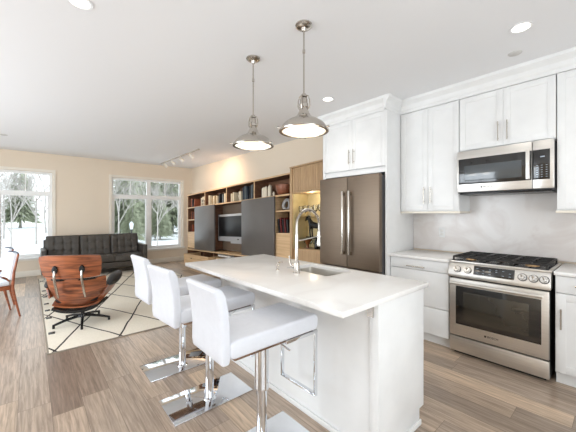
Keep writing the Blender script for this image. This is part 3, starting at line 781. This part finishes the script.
# base run
MB().box(BF-.03, BB, bays[-1], bays[0], .385, .412).build('base_top', M_oakl, r, smooth=False, shear=SH)
m = MB().box(BB-.02, BB-.002, bays[-1], bays[0], .0, .385)
m.box(BF, BB, 7.992, 8.02, 0, .385).box(BF-.02, BB, bays[-1], bays[0], .0, .06)
for y in (7.0, 6.46, 5.5, 4.6, 3.72): m.box(BF, BB, y, y+.03, .05, .385)
m.build('base_carcass', M_walb, r, smooth=False, shear=SH)
d = MB().box(3.13, 3.15, 6.4, 7.85, .05, .295).box(3.15, 3.60, 7.83, 7.85, .05, .295).box(3.15, 3.60, 6.4, 6.42, .05, .295).box(3.15, 3.60, 6.4, 7.85, .05, .07).build('drawer', M_oakl, r, smooth=False, shear=SH)
MB().ball((3.12, 7.35, .20), .014, .014, .014, 12).build('knob', M_blk, d, shear=SH)
MB().box(3.28, 3.30, 3.75, 6.30, .06, .27).build('drawer', M_oakl, r, smooth=False, shear=SH)
# tall display cabinet
TZ = 1.958; ta, tb = 2.83, 3.70
m = MB().box(BF-.02, BB, tb-.05, tb-.0005, 0, TZ).box(BF-.02, BB, ta, ta+.05, 0, TZ).box(BF-.03, BB, ta, tb+.005, TZ-.0, TZ+.022)
m.box(BF+.02, BB, ta+.05, tb-.05, 0, .62).box(BF+.0, BB, ta+.05, tb-.05, 1.53, 1.555)
tc_ = thing('display_cabinet', (3.48, 3.26, 0), 'tall oak display cabinet with lit open niche beside the refrigerator', 'cabinet')
m.build('body', M_oak, tc_, smooth=False, shear=SH)
m = MB(); n_ = 16
for k in range(n_):
    a = ta+.055+(tb-ta-.11)*k/n_; b_ = ta+.055+(tb-ta-.11)*(k+1)/n_
    m.box(BF-.012, BF+.006, a+.003, b_-.003, 1.557, TZ-.004, .002)
m.box(BF-.004, BF+.006, ta+.052, tb-.052, 1.557, TZ-.004)
m.build('door', M_oak, tc_, shear=SH)
MB().box(BB-.02, BB-.002, ta+.05, tb-.05, .62, 1.53).box(BF+.0, BB-.02, tb-.062, tb-.05, .62, 1.53).box(BF, BB-.02, ta+.05, ta+.062, .62, 1.53).build('niche_lining', M_oaknic, tc_, smooth=False, shear=SH)
for z in (1.13, .79): MB().box(BF+.02, BB-.02, ta+.062, tb-.062, z-.005, z+.005).build('glass_shelf', M_glassw, tc_, smooth=False, shear=SH)
point('niche_lamp', (BF+.10, 3.30, 1.47+sh(3.3)), 2.6, (1,.90,.68), .03)
point('niche_lamp', (BF+.10, 3.10, 1.02+sh(3.3)), 1.6, (1,.90,.68), .03)

# television
t0 = sh(5.8)
r = thing('television', (3.42, 5.8, .66+t0), 'silver framed flat television in the media bay between grey panels', 'television')
ty0, ty1 = 5.02, 6.44
MB().box(3.40, 3.47, ty0, ty1, .665, 1.285, .008).build('frame', M_tvbez, r, shear=SH)
MB().box(3.394, 3.401, ty0+.05, ty1-.05, .775, 1.235, .002).build('screen', mat('tv_screen', (26,27,29), .35), r, shear=SH)
MB().box(3.394, 3.401, 5.50, 5.56, .705, .725, .001).build('badge', M_blk, r, shear=SH)
MB().box(3.43, 3.56, 5.4, 5.9, .62, .667).build('mount', M_tvbez, r, shear=SH)
solo(MB().box(3.33, 3.55, 5.75, 6.32, .305, .345, .004).box(3.36, 3.55, 5.75, 6.32, .295, .306), 'media_player', mat('white_plastic', (226,222,216), .4), (3.44, 6.0, .295), 'slim white media box in the low cubby below the television', 'electronics', shear=SH)

# books and objects
bcount = {}
def book(y, w_, h, zbase, m, lean=0, label='', group='books in the top row of the bookcase', depth=.20, x=BF+.05):
    zb = zbase+sh(y)+.001
    mtx = Matrix.Translation((x+depth/2, y, zb)) @ Matrix.Rotation(lean, 4, 'X')
    if lean: zadd = abs(math.sin(lean))*w_/2; mtx = Matrix.Translation((0,0,zadd)) @ mtx
    mb = MB().box(-depth/2, depth/2, -w_/2, -w_/2+.003, 0, h, .0008, 1, mtx=mtx).box(-depth/2, depth/2, w_/2-.003, w_/2, 0, h, .0008, 1, mtx=mtx)
    mb.box(-depth/2-.003, -depth/2+.003, -w_/2, w_/2, 0, h, .0015, 2, mtx=mtx)
    mb.box(-depth/2+.003, depth/2-.006, -w_/2+.003, w_/2-.003, .004, h-.004, mtx=mtx)
    return solo(mb, 'book', m, (x+depth/2, y, zb), label, 'book', group)
zt0 = zs
ordn = ['first','second','third','fourth','fifth','sixth','seventh','eighth','ninth']
def row(specs, where, zbase=zt0, group='books in the top row of the bookcase', **k):
    for i, (y, w_, h, m, cn, ln) in enumerate(specs):
        book(y, w_, h, zbase, m, ln, '%s book, %s from the left in the %s' % (cn, ordn[i], where), group, **k)
row([(7.86, .05, .24, M_book_o, 'rust brown', 0), (7.79, .045, .22, M_book_k, 'dark', 0), (7.70, .04, .22, M_book_o, 'leaning rust', .22)], 'leftmost top compartment')
row([(6.80, .07, .235, M_book_c, 'tall cream', 0), (6.57, .05, .20, M_book_c, 'cream', 0), (6.50, .05, .21, M_book_t, 'tan', 0), (6.40, .05, .19, M_book_c, 'pale', 0), (6.28, .06, .24, M_book_k, 'black', 0), (6.12, .05, .20, M_book_g, 'slate grey', 0), (6.02, .07, .215, M_book_c, 'cream', 0), (5.94, .05, .22, M_book_t, 'tan', 0)], 'second top compartment')
row([(5.72, .06, .18, M_book_c, 'cream', 0), (5.64, .05, .20, M_book_c, 'ivory', 0), (5.36, .06, .20, M_book_c, 'cream', 0)], 'left half of the third top compartment')
row([(5.24, .045, .27, M_book_n, 'tall navy', -.06), (5.17, .05, .29, M_book_g, 'tall slate', -.05), (5.09, .045, .27, M_book_n, 'leaning navy', -.14), (5.01, .045, .28, M_book_k, 'leaning black', .10), (4.94, .045, .29, M_book_g, 'slate', .06), (4.86, .05, .28, M_book_n, 'dark blue', .04)], 'right half of the third top compartment')
row([(4.07, .035, .25, M_book_k, 'black', -.10), (4.01, .03, .27, M_book_r, 'red', -.12), (3.95, .035, .24, M_book_k, 'dark', -.10), (3.90, .025, .25, M_book_r, 'dark red', -.12), (3.84, .04, .23, M_book_k, 'black', -.08)], 'column right of the large panel', zbase=.873, group='books in the right column of the bookcase')
# lantern ornament
y = 7.16; z = zt0+sh(7.16)+.001; X = BF+.13
r = thing('lantern', (X, y, z), 'cream house-shaped lantern in the leftmost top compartment', 'lantern')
m = MB()
m.box(X-.08, X+.08, y-.12, y+.12, 0+z, .02+z)
for sx in (-1, 1):
    for sy in (-1, 0, 1): m.box(X+sx*.07-.008, X+sx*.07+.008, y+sy*.105-.014, y+sy*.105+.014, z+.02, z+.16)
    m.box(X+sx*.07-.008, X+sx*.07+.008, y-.12, y+.12, z+.085, z+.10)
m.box(X-.08, X+.08, y-.12, y+.12, z+.155, z+.17)
m.build('frame', M_cream, r)
m = MB().lathe([(.15,.0),(.10,.045),(.04,.075),(.02,.085),(.02,.10),(0,.105)], (X, y, z+.17), 4); m.build('roof', M_cream, r)
MB().lathe([(0,0),(.025,0),(.025,.07),(0,.07)], (X, y, z+.02), 12).build('candle', M_book_o, r)
# small figurine black & cream (third compartment)
def figurine(x, y, z, h, m, label):
    mb = MB().lathe([(0,0),(.05,0),(.05,.01),(.02,.02),(.035,.4*h),(.045,.6*h),(.02,.72*h),(.035,.85*h),(.03,.95*h),(0,h)], (x, y, z), 16)
    mb.tube([(x, y-.03, z+.65*h), (x, y-.07, z+.5*h), (x, y-.03, z+.35*h)], .01, 8)
    return solo(mb, 'figurine', m, (x, y, z), label, 'figurine')
figurine(BF+.13, 5.50, zt0+sh(5.5)+.001, .22, M_cream, 'cream figurine between books in the third top compartment')
figurine(BF+.10, 6.69, zt0+sh(6.69)+.001, .15, M_book_t, 'small tan figurine in the second top compartment')
# fourth compartment: three cream canisters and a wooden bowl box
for i, yy in enumerate((4.63, 4.55, 4.43)):
    z = zt0+sh(yy)+.001; hh = (.20, .21, .22)[i]
    r = thing('canister', (BF+.12, yy, z), '%s cream ceramic canister in the fourth top compartment' % ('left', 'middle', 'right')[i], 'canister', 'cream canisters in the fourth top compartment')
    MB().lathe([(0,0),(.034,0),(.037,.01),(.037,hh-.03),(.030,hh-.02),(.030,hh-.012)], (BF+.12, yy, z), 20).build('body', M_cream, r)
    MB().lathe([(.032,hh-.014),(.032,hh-.006),(.01,hh),(.008,hh+.012),(0,hh+.014)], (BF+.12, yy, z), 20).build('lid', M_cream, r)
z = zt0+sh(4.05)+.001; X = BF+.16
solo(MB().lathe([(0,0),(.09,0),(.12,.03),(.155,.11),(.16,.19),(.152,.19),(.147,.11),(.11,.035),(.08,.012),(0,.012)], (X, 4.06, z), 32), 'wooden_bowl', wood('reddish_bowl', (110,62,40), (150,90,60), (6,6,30)), (X, 4.06, z), 'deep reddish wooden bowl in the fourth top compartment', 'bowl')
solo(MB().lathe([(0,0),(.02,0),(.016,.02),(.022,.05),(.012,.08),(0,.085)], (BF+.06, 4.24, zt0+sh(4.24)+.001), 14), 'figurine', M_cream, (BF+.06, 4.24, zt0+sh(4.24)+.001), 'tiny cream figurine in front of the wooden bowl', 'figurine')
# knot sculpture in the right column
z = 1.275+sh(3.95); y = 3.95; X = BF+.13
r = thing('sculpture', (X, y, z), 'grey white ring-shaped knot sculpture in the column right of the grey panel', 'sculpture')
MB().box(X-.05, X+.05, y-.06, y+.06, z, z+.018, .003).build('base', M_blk, r)
pts = []; rad = []
for k in range(22):
    a = -PI*.5+2*PI*k/22*1.05
    pts.append((X+.02*math.sin(a*1.5), y+.085*math.cos(a), z+.105+.085*math.sin(a))); rad.append(.034-.012*abs(math.sin(a/2)))
MB().tube(pts, rad, 14).build('ring', mat('sculpture_stone', (176,172,168), .5), r)
# left column trinkets
for zz, lab, hh in ((1.213, 'upper', .10), (.873, 'lower', .12)):
    yy = 7.68; z = zz+sh(yy)+.001
    solo(MB().lathe([(0,0),(.03,0),(.04,.03),(.03,.07),(.015,.085),(.02,hh),(.016,hh),(.01,.08),(0,.07)], (BF+.10, yy, z), 16), 'vase', M_cream if hh < .11 else M_book_o, (BF+.10, yy, z), 'small %s vase on the %s shelf of the left column' % ('cream' if hh < .11 else 'rust', lab), 'vase')
row([(7.92, .04, .22, M_book_o, 'rust', 0), (7.86, .04, .20, M_book_k, 'black', 0), (7.80, .04, .21, M_book_o, 'brown', .1)], 'upper left column shelf', zbase=1.213, group='books in the left column of the bookcase', x=BF+.08)
row([(7.92, .04, .18, M_book_r, 'dark red', 0), (7.86, .04, .20, M_book_o, 'brown', 0)], 'lower left column shelf', zbase=.873, group='books in the left column of the bookcase', x=BF+.08)
# display niche contents
def glassware(x, y, z, h, rr, label, grp):
    return solo(MB().lathe([(0,0),(rr*.8,0),(rr*.8,.004),(.005,.008),(.005,.4*h),(rr*.8,.5*h),(rr,.75*h),(rr*.85,h),(rr*.8,h),(rr*.92,.75*h),(rr*.7,.53*h),(0,.48*h)], (x, y, z), 20), 'wine_glass', M_glassw, (x, y, z), label, 'glass', grp)
pos = ('leftmost', 'second', 'third', 'fourth', 'rightmost')
for k in range(5):
    y = 3.58-.11*k
    glassware(BF+.12, y, 1.136+sh(y), .19, .038, '%s clear stemmed glass on the upper glass shelf of the display niche' % pos[k], 'stemmed glasses on the upper glass shelf')
for k in range(4):
    y = 3.58-.10*k
    glassware(BF+.24, y, .621+sh(y), .15, .034, '%s clear stemmed glass at the bottom of the display niche' % ('leftmost', 'second', 'third', 'rightmost')[k], 'stemmed glasses at the bottom of the niche')
# dark bowl and bottle at bottom
z = .621+sh(3.2)
solo(MB().lathe([(0,0),(.03,0),(.02,.05),(.04,.09),(.07,.14),(.066,.14),(.03,.085),(0,.075)], (BF+.12, 3.42, z), 20), 'goblet', mat('amber_glass', (112,66,34), .15), (BF+.12, 3.42, z+.0), 'amber footed goblet at the bottom of the display niche', 'goblet')
for yy, lab in ((3.22, 'left'), (3.12, 'right')):
    z = .621+sh(yy)
    solo(MB().lathe([(0,0),(.034,0),(.037,.01),(.037,.13),(.014,.165),(.013,.21),(0,.21)], (BF+.12, yy, z), 18), 'bottle', M_blk, (BF+.12, yy, z), '%s black bottle at the bottom of the display niche' % lab, 'bottle', 'black bottles in the display niche')
# serving bowl on lower glass shelf
# black horse figurine on glass shelf
z = .796+sh(3.25); y = 3.26; X = BF+.14
r = thing('horse_figurine', (X, y, z), 'black horse figurine on the glass shelf of the lit display niche', 'figurine')
MB().box(X-.04, X+.04, y-.17, y+.14, z, z+.014, .004).build('base', M_blk, r)
bm_ = MB()
bm_.tube([(X, y-.15, z+.155), (X, y-.10, z+.165), (X, y-.02, z+.155), (X, y+.05, z+.165), (X, y+.09, z+.175)], [.028,.042,.036,.042,.034], 14)
bm_.tube([(X, y+.07, z+.175), (X, y+.105, z+.22), (X, y+.125, z+.262)], [.036,.026,.020], 12)
bm_.tube([(X, y+.112, z+.268), (X, y+.145, z+.255), (X, y+.175, z+.228), (X, y+.187, z+.218)], [.018,.022,.014,.010], 12)
for sx in (-1, 1):
    bm_.tube([(X+sx*.018, y+.075, z+.16), (X+sx*.02, y+.085, z+.09), (X+sx*.02, y+.075, z+.014)], [.018,.010,.010], 8)
    bm_.tube([(X+sx*.018, y-.12, z+.155), (X+sx*.02, y-.10, z+.10), (X+sx*.02, y-.135, z+.07), (X+sx*.02, y-.125, z+.014)], [.026,.014,.009,.010], 8)
    bm_.cyl((X+sx*.010, y+.115, z+.275), (X+sx*.012, y+.112, z+.30), .006, .001, n=6)
bm_.build('body', M_blk, r)
MB().tube([(X, y-.165, z+.17), (X, y-.20, z+.15), (X, y-.21, z+.08)], [.012,.014,.005], 8).build('tail', M_blk, r)

r.scale = (1.25, 1.25, 1.25)
# ---------------- rug ----------------
r = thing('area_rug', (.14, 3.70, 0), 'large cream rug with thin dark diamond lines under the lounge chair and sofa', 'rug')
MB().box(.14, 2.55, 3.70, 8.10, .0, .012, .003).build('pile', M_rug, r)
MB().box(.125, .15, 3.695, 8.105, .0, .011, .002).box(.125, 2.56, 3.688, 3.71, .0, .011, .002).build('edge_binding', mat('rug_edge', (150,140,126), .95), r)
for k, y in enumerate((4.30, 4.95, 5.35, 5.75, 6.25, 6.75)):
    MB().box(.155, .215, y-.035, y+.035, .008, .018, .004).build('tuft', M_blk, r)

# ---------------- sofa ----------------
SXA, SXB, SY_, SYb = .17, 2.175, 7.735, 8.50
r = thing('sofa', (1.17, 8.1, .012), 'charcoal leather tufted three-seat sofa below the windows', 'sofa')
MB().box(SXA+.02, SXB-.02, SY_+.02, SYb-.02, .13, .26, .01).build('base_frame', M_dkleath, r)
for x in (SXA, SXB-.085):
    MB().box(x, x+.085, SY_, SYb, .13, .625, .015, 3).build('arm', M_dkleath, r)
w3 = (SXB-SXA-.17)/3
def tuft_cushion(w_, h, d, nx, nz, face):
    # rounded slab with buttoned front; local: x 0..w, z 0..h, front at y=0, back y=d
    mb = MB()
    def f(u, v):
        x, z = u*w_, v*h
        du, dv = u*nx, v*nz
        groove = min(abs(du-round(du)), 1)**1 ; gz = abs(dv-round(dv))
        e = min(u, 1-u)*w_; ez = min(v, 1-v)*h
        rnd = .03*(1-min(1, e/.03))**2+.03*(1-min(1, ez/.03))**2
        g = .010*math.exp(-(groove/.10)**2)+.010*math.exp(-(gz/.10)**2)+.018*math.exp(-((groove/.16)**2+(gz/.16)**2))
        return (x, rnd+g, z)
    mb.grid(f, nx*8, nz*8)
    mb.box(0, w_, .030, d, 0, h, .012)
    return mb
for k in range(3):
    x = SXA+.085+w3*k
    m = tuft_cushion(w3-.006, .50, .15, 4, 3, 0)
    mt = Matrix.Translation((x+.003, 8.16, .405)) @ Matrix.Rotation(math.radians(-12), 4, 'X')
    bmesh.ops.transform(m.bm, matrix=mt, verts=m.bm.verts); m.build('back_cushion', M_dkleath, r, ang=50)
    m = tuft_cushion(w3-.006, .60, .15, 4, 4, 0)
    mt = Matrix.Translation((x+.003, SY_-.0, .425)) @ Matrix.Rotation(-PI/2, 4, 'X') @ Matrix.Diagonal((1,1,-1,1))
    mt = Matrix(((1,0,0,x+.003),(0,0,1,SY_-.005),(0,-1,0,.425),(0,0,0,1)))
    bmesh.ops.transform(m.bm, matrix=mt, verts=m.bm.verts); bmesh.ops.recalc_face_normals(m.bm, faces=m.bm.faces[:]); m.build('seat_cushion', M_dkleath, r, ang=50)
MB().box(SXA+.05, SXB-.05, 8.36, SYb, .26, .80, .015).build('back_frame', M_dkleath, r)
for x in (SXA+.06, SXB-.06):
    for y in (SY_+.06, SYb-.06): MB().box(x-.018, x+.018, y-.018, y+.018, .012, .135, .002).build('leg', M_chrome, r)

# ---------------- lounge chair ----------------
ang = -math.radians(27)
r = thing('lounge_chair', (0, 0, 0), 'bentwood rosewood lounge chair with black leather seen from behind on the rug', 'lounge chair')
rec = math.tan(math.radians(14))
def shellfn(W, zc, hh, yb, dep, zlo_in=0, cr=.10):
    def f(u, v):
        a = 2*u-1; b_ = 2*v-1
        hz = hh/2*(1-cr*abs(a)**5)
        z = zc+hz*b_
        x = W/2*a*(1-.05*abs(b_)**4)*(1+.04*b_)
        y = yb+dep*abs(a)**2.2-(z-.42)*rec
        return (x, y, z)
    return f
MB().grid(shellfn(.62, .752, .275, -.30, .08), 24, 10, .016).build('headrest_shell', M_walnut, r, ang=60)
def lower_back(u, v):
    a = 2*u-1; z = .600-.33*(1-v)*(1-.22*abs(a)**4)
    W = .315-.035*(1-v)**2
    return (W*a, -.275+.15*abs(a)**2.2-(z-.42)*rec*(1 if z > .42 else .2)+.06*(1-v)**3, z)
MB().grid(lower_back, 24, 10, .016).build('back_shell', M_walnut, r, ang=60)
def cush(W, zc, hh, yb, dep, th, cr=.2):
    g = shellfn(W, zc, hh, yb, dep, cr=cr)
    def f(u, v):
        p = Vector(g(u, v)); bul = th*(1-abs(2*u-1)**6)*(1-abs(2*v-1)**6)
        p.y += bul+.002; return p
    mb = MB().grid(f, 20, 10, -.03); return mb
cush(.57, .755, .27, -.275, .08, .07).build('head_cushion', M_blkleath, r, ang=60)
cush(.52, .46, .24, -.24, .13, .06).build('back_cushion', M_blkleath, r, ang=60)
# seat shell, bowl with raised sides
def seatf(u, v):
    a = 2*u-1; y = -.20+.54*v
    z = .250+.14*abs(a)**2.4*(.3+.7*v)+.05*v
    return (.285*a*(1-.16*(1-v)**2), y, z+.03*(2*v-1)**2*(v > .5))
MB().grid(seatf, 20, 14, .016).build('seat_shell', M_walnut, r, ang=60)
def seatc(u, v):
    p = Vector(seatf(.06+.88*u, .06+.90*v)); p.z += .02+.085*(1-abs(2*u-1)**4)*(1-abs(2*v-1)**6); return p
MB().grid(seatc, 20, 14, -.03).build('seat_cushion', M_blkleath, r, ang=60)
m = MB().grid(lambda u, v: (.22*(2*u-1), -.245+.42*v, .215+.05*abs(2*u-1)**2.4), 14, 8, .03); m.build('underside_panel', M_blk, r, ang=60)
for s in (-1, 1):
    # side wing of shell carrying the arm
    def wing(u, v, s=s):
        y = -.17+.42*u; z = .36+.15*v; return (s*(.275+.05*v+.02*math.sin(PI*u)), y+.05*v, z-.04*abs(2*u-1)**3*(v))
    MB().grid(wing, 12, 6, .014).build('arm_support', M_walnut, r, ang=60)
    arm = MB(); arm.ball((0,0,0), .070, .22, .060, 20)
    bmesh.ops.transform(arm.bm, matrix=Matrix.Translation((s*.335, .09, .525)) @ Matrix.Rotation(math.radians(10), 4, 'X') @ Matrix.Rotation(s*.12, 4, 'Y'), verts=arm.bm.verts)
    arm.build('arm_pad', M_blkleath, r, ang=60)
    # aluminium spine brackets
    x = s*.135; pts = []
    for z, o in ((.725, .012), (.69, .032), (.62, .048), (.54, .042), (.45, .028), (.385, .012)):
        pts.append((x+(.0), -.30-(z-.42)*rec-o+.012, z))
    MB().tube(pts, [.010,.013,.014,.014,.013,.009], 10).build('bracket', M_nickel, r)
    MB().lathe([(0,0),(.03,0),(.026,.012),(0,.014)], (0,0,0), 16, mtx=Matrix.Translation((x, -.30-(.725-.42)*rec-.001, .725)) @ Matrix.Rotation(PI/2, 4, 'X') @ Matrix.Diagonal((1,1.6,1,1))).build('bracket_pad', M_blk, r)
MB().tube([(-.30, -.16, .592), (-.155, -.30, .592), (.155, -.30, .592), (.30, -.16, .592)], .014, 8).build('gap_rail', M_blk, r)
MB().cyl((0,0,.08), (0,0,.22), .022, n=16).lathe([(0,.0),(.06,.0),(.05,.02),(0,.03)], (0,0,.075), 20).build('swivel_post', M_blk, r)
MB().box(-.16, .16, -.05, .05, .195, .215, .004).box(-.05, .05, -.16, .16, .195, .215, .004).build('mounting_plate', M_blk, r)
for k in range(5):
    a = math.radians(-98+27+72*k); dx, dy = math.cos(a), math.sin(a)
    l = MB().tube([(dx*.03, dy*.03, .088), (dx*.18, dy*.18, .066), (dx*.305, dy*.305, .034)], [.018,.016,.013], 10).build('leg', M_blk, r)
    MB().cyl((dx*.295, dy*.295, .0), (dx*.295, dy*.295, .034), .014, n=12).build('foot', M_blk, l)
r.location = (.50, 4.50, .013); r.rotation_euler = (0, 0, ang)

# ---------------- dining chairs (cherry frame) ----------------
def dining_chair(loc, rz, label):
    r = thing('dining_chair', (0, 0, 0), label, 'chair', 'cherry dining chairs with pale upholstery')
    # local: faces +Y, back at y=-.22
    for s in (-1, 1):
        x = s*.225
        pts = [(x, -.30, 0), (x, -.255, .22), (x, -.225, .40), (x, -.24, .60), (x, -.285, .84)]
        MB().tube(pts, [.011,.014,.018,.015,.011], 10).build('rear_leg', M_cherry, r)
        MB().tube([(x, .21, .40), (x, .215, .2), (x, .22, 0)], [.022,.018,.013], 10).build('leg', M_cherry, r)
        MB().box(x-.012, x+.012, -.20, .20, .375, .43, .004).build('seat_rail', M_cherry, r)
    for y in (.195, -.225): MB().box(-.21, .21, y, y+.025, .375, .43, .004).build('seat_rail', M_cherry, r)
    MB().box(-.225, .225, -.20, .235, .43, .485, .018, 3).build('seat', mat('pale_blue_fabric', (232,236,242), .8), r)
    mb = MB().grid(lambda u, v: (-.20+.40*u, -.222-.058*v-.0-.02*(1-(2*u-1)**2), .50+.335*v), 12, 6, .03)
    mb.build('backrest', mat('pale_blue_fabric', (232,236,242), .8), r)
    MB().tube([(-.225, -.282, .838), (-.1, -.304, .845), (.1, -.304, .845), (.225, -.282, .838)], .010, 10).build('top_rail', mat('steel_blue_piping', (80,88,104), .6), r)
    r.location = loc; r.rotation_euler = (0, 0, rz)
    return r
dining_chair((-.447, 5.49, 0), math.radians(104), 'cherry framed dining chair nearest the camera at the left photo edge')
dining_chair((-.52, 6.22, 0), math.radians(103), 'cherry framed dining chair farther back, behind the other at the left edge')

# ---------------- outdoors ----------------
solo(MB().box(-60, 60, 8.76, 90, -.9, -.8), 'snowy_ground', M_snow, (0, 30, -.9), 'snow covered ground outside the windows', 'ground', kind='structure', smooth=False)
def bare_tree(h, seed):
    rnd = random.Random(seed); mb = MB()
    def br(p, d, L, r_, n):
        q = p+d*L; midp = p+d*L*.5+Vector((rnd.uniform(-.06,.06)*L, rnd.uniform(-.06,.06)*L, 0))
        mb.tube([p, midp, q], [r_, r_*.85, r_*.66], 5 if n < 3 else 6)
        if n == 0: return
        for _ in range(4 if n > 2 else 3):
            a = rnd.uniform(0, 2*PI); s_ = rnd.uniform(.35, .8)
            nd = (d+Vector((math.cos(a)*s_, math.sin(a)*s_, rnd.uniform(-.1,.3)))).normalized()
            t_ = rnd.uniform(.45, 1)
            br(p.lerp(q, t_), nd, L*rnd.uniform(.55,.75), r_*.55, n-1)
    br(Vector((0,0,0)), Vector((0,0,1)), h*.34, h*.007, 5)
    return mb
def evergreen(h, seed):
    rnd = random.Random(seed); b = bmesh.new()
    n = 60
    for k in range(n):
        t_ = k/n; z = h*(.12+.85*t_); R_ = h*.26*(1-t_)**.8+.1
        for j in range(max(8, int(46*(1-t_)))):
            a = rnd.uniform(0, 2*PI); rr = R_*rnd.uniform(.6, 1.1); w_ = .10+.05*(1-t_)
            c_, s_ = math.cos(a), math.sin(a)
            d1 = Vector((c_*rr, s_*rr, z-rr*.28+rnd.uniform(-.15,.15))); p0 = Vector((c_*rr*.2, s_*rr*.2, z+.1))
            side = Vector((-s_, c_, 0))*w_*.5
            v = [b.verts.new(p0), b.verts.new((p0+d1)/2+side), b.verts.new(d1), b.verts.new((p0+d1)/2-side+Vector((0,0,-.08)))]
            b.faces.new(v)
    m = MB(); m.merge(b); return m
M_bare = []
def place(first, x, y, s, rz, label):
    o = copy_tree(first); o.location = (x*1.15, y*1.15, -.8); o.scale = (s, s, s); o.rotation_euler = (0,0,rz); o['label'] = label; return o
bt = []
for k in range(3):
    r = thing('bare_tree', (0,0,0), 'bare leafless tree in the snow outside the windows', 'tree', 'bare trees outside')
    bare_tree(8, 11+k).build('trunk', M_bark, r); bt.append(r)
et = []
for k in range(2):
    r = thing('evergreen_tree', (0,0,0), 'pale green evergreen tree outside the windows', 'tree', 'evergreen trees outside')
    evergreen(9, 5+k).build('foliage', M_ever, r, smooth=False)
    MB().cyl((0,0,0), (0,0,8.2), .16, .03, n=8).build('trunk', M_bark, r); et.append(r)
spots_b = [(-1.9,20,1.0),(.3,24,1.2),(-3.9,27,1.3),(4.1,20.5,1.0),(7.0,23,1.1),(10.0,25,1.2),(-6,33,1.5),(-1.5,31,1.4),(1.2,38,1.6),(13.5,29,1.3),(-4,42,1.6),(8.6,20,.9),(-.6,17.5,.8),(5.6,18.0,.85),(-9,38,1.6),(-2.4,24,1.0)]
for i, (x, y, s) in enumerate(spots_b):
    if i < 3: bt[i].location = (x*1.15, y*1.15, -.8); bt[i].scale = (s,s,s)
    else: place(bt[i % 3], x, y, s, i*1.7, 'bare leafless tree in the snow outside the windows')
spots_e = [(6.6,30,1.0),(12.2,34,1.2),(17.5,36,1.2),(9.2,30.5,.9),(9.4,38,1.3),(14.8,42,1.3),(20,47,1.5),(5.2,40,1.2),(-8,52,1.3),(15,50,1.4),(10,46,1.3),(-1,54,1.3),(22,40,1.3),(5,50,1.4),(5.0,21,.42),(7.2,22.5,.5),(9.0,21.5,.45),(6.1,25,.6),(10.6,24,.5),(8.3,26.5,.6),(11.8,28,.65),(4.6,27,.6)]
for i, (x, y, s) in enumerate(spots_e):
    if i < 2: et[i].location = (x, y, -.8); et[i].scale = (s,s,s)
    else: place(et[i % 2], x, y, s, i*1.3, 'pale green evergreen tree outside the windows')
# street lamp outside
r = thing('street_lamp', (3.1, 13.2, -.8), 'lamp post outside the right window', 'street lamp')
MB().cyl((3.1,13.2,-.8), (3.1,13.2,.75), .03, .022, n=10).build('post', M_blk, r)
MB().lathe([(0,0),(.05,0),(.085,.22),(.03,.30),(0,.32)], (3.1,13.2,.75), 6).build('lantern', mat('lamp_pane', (200,208,214), .3), r)
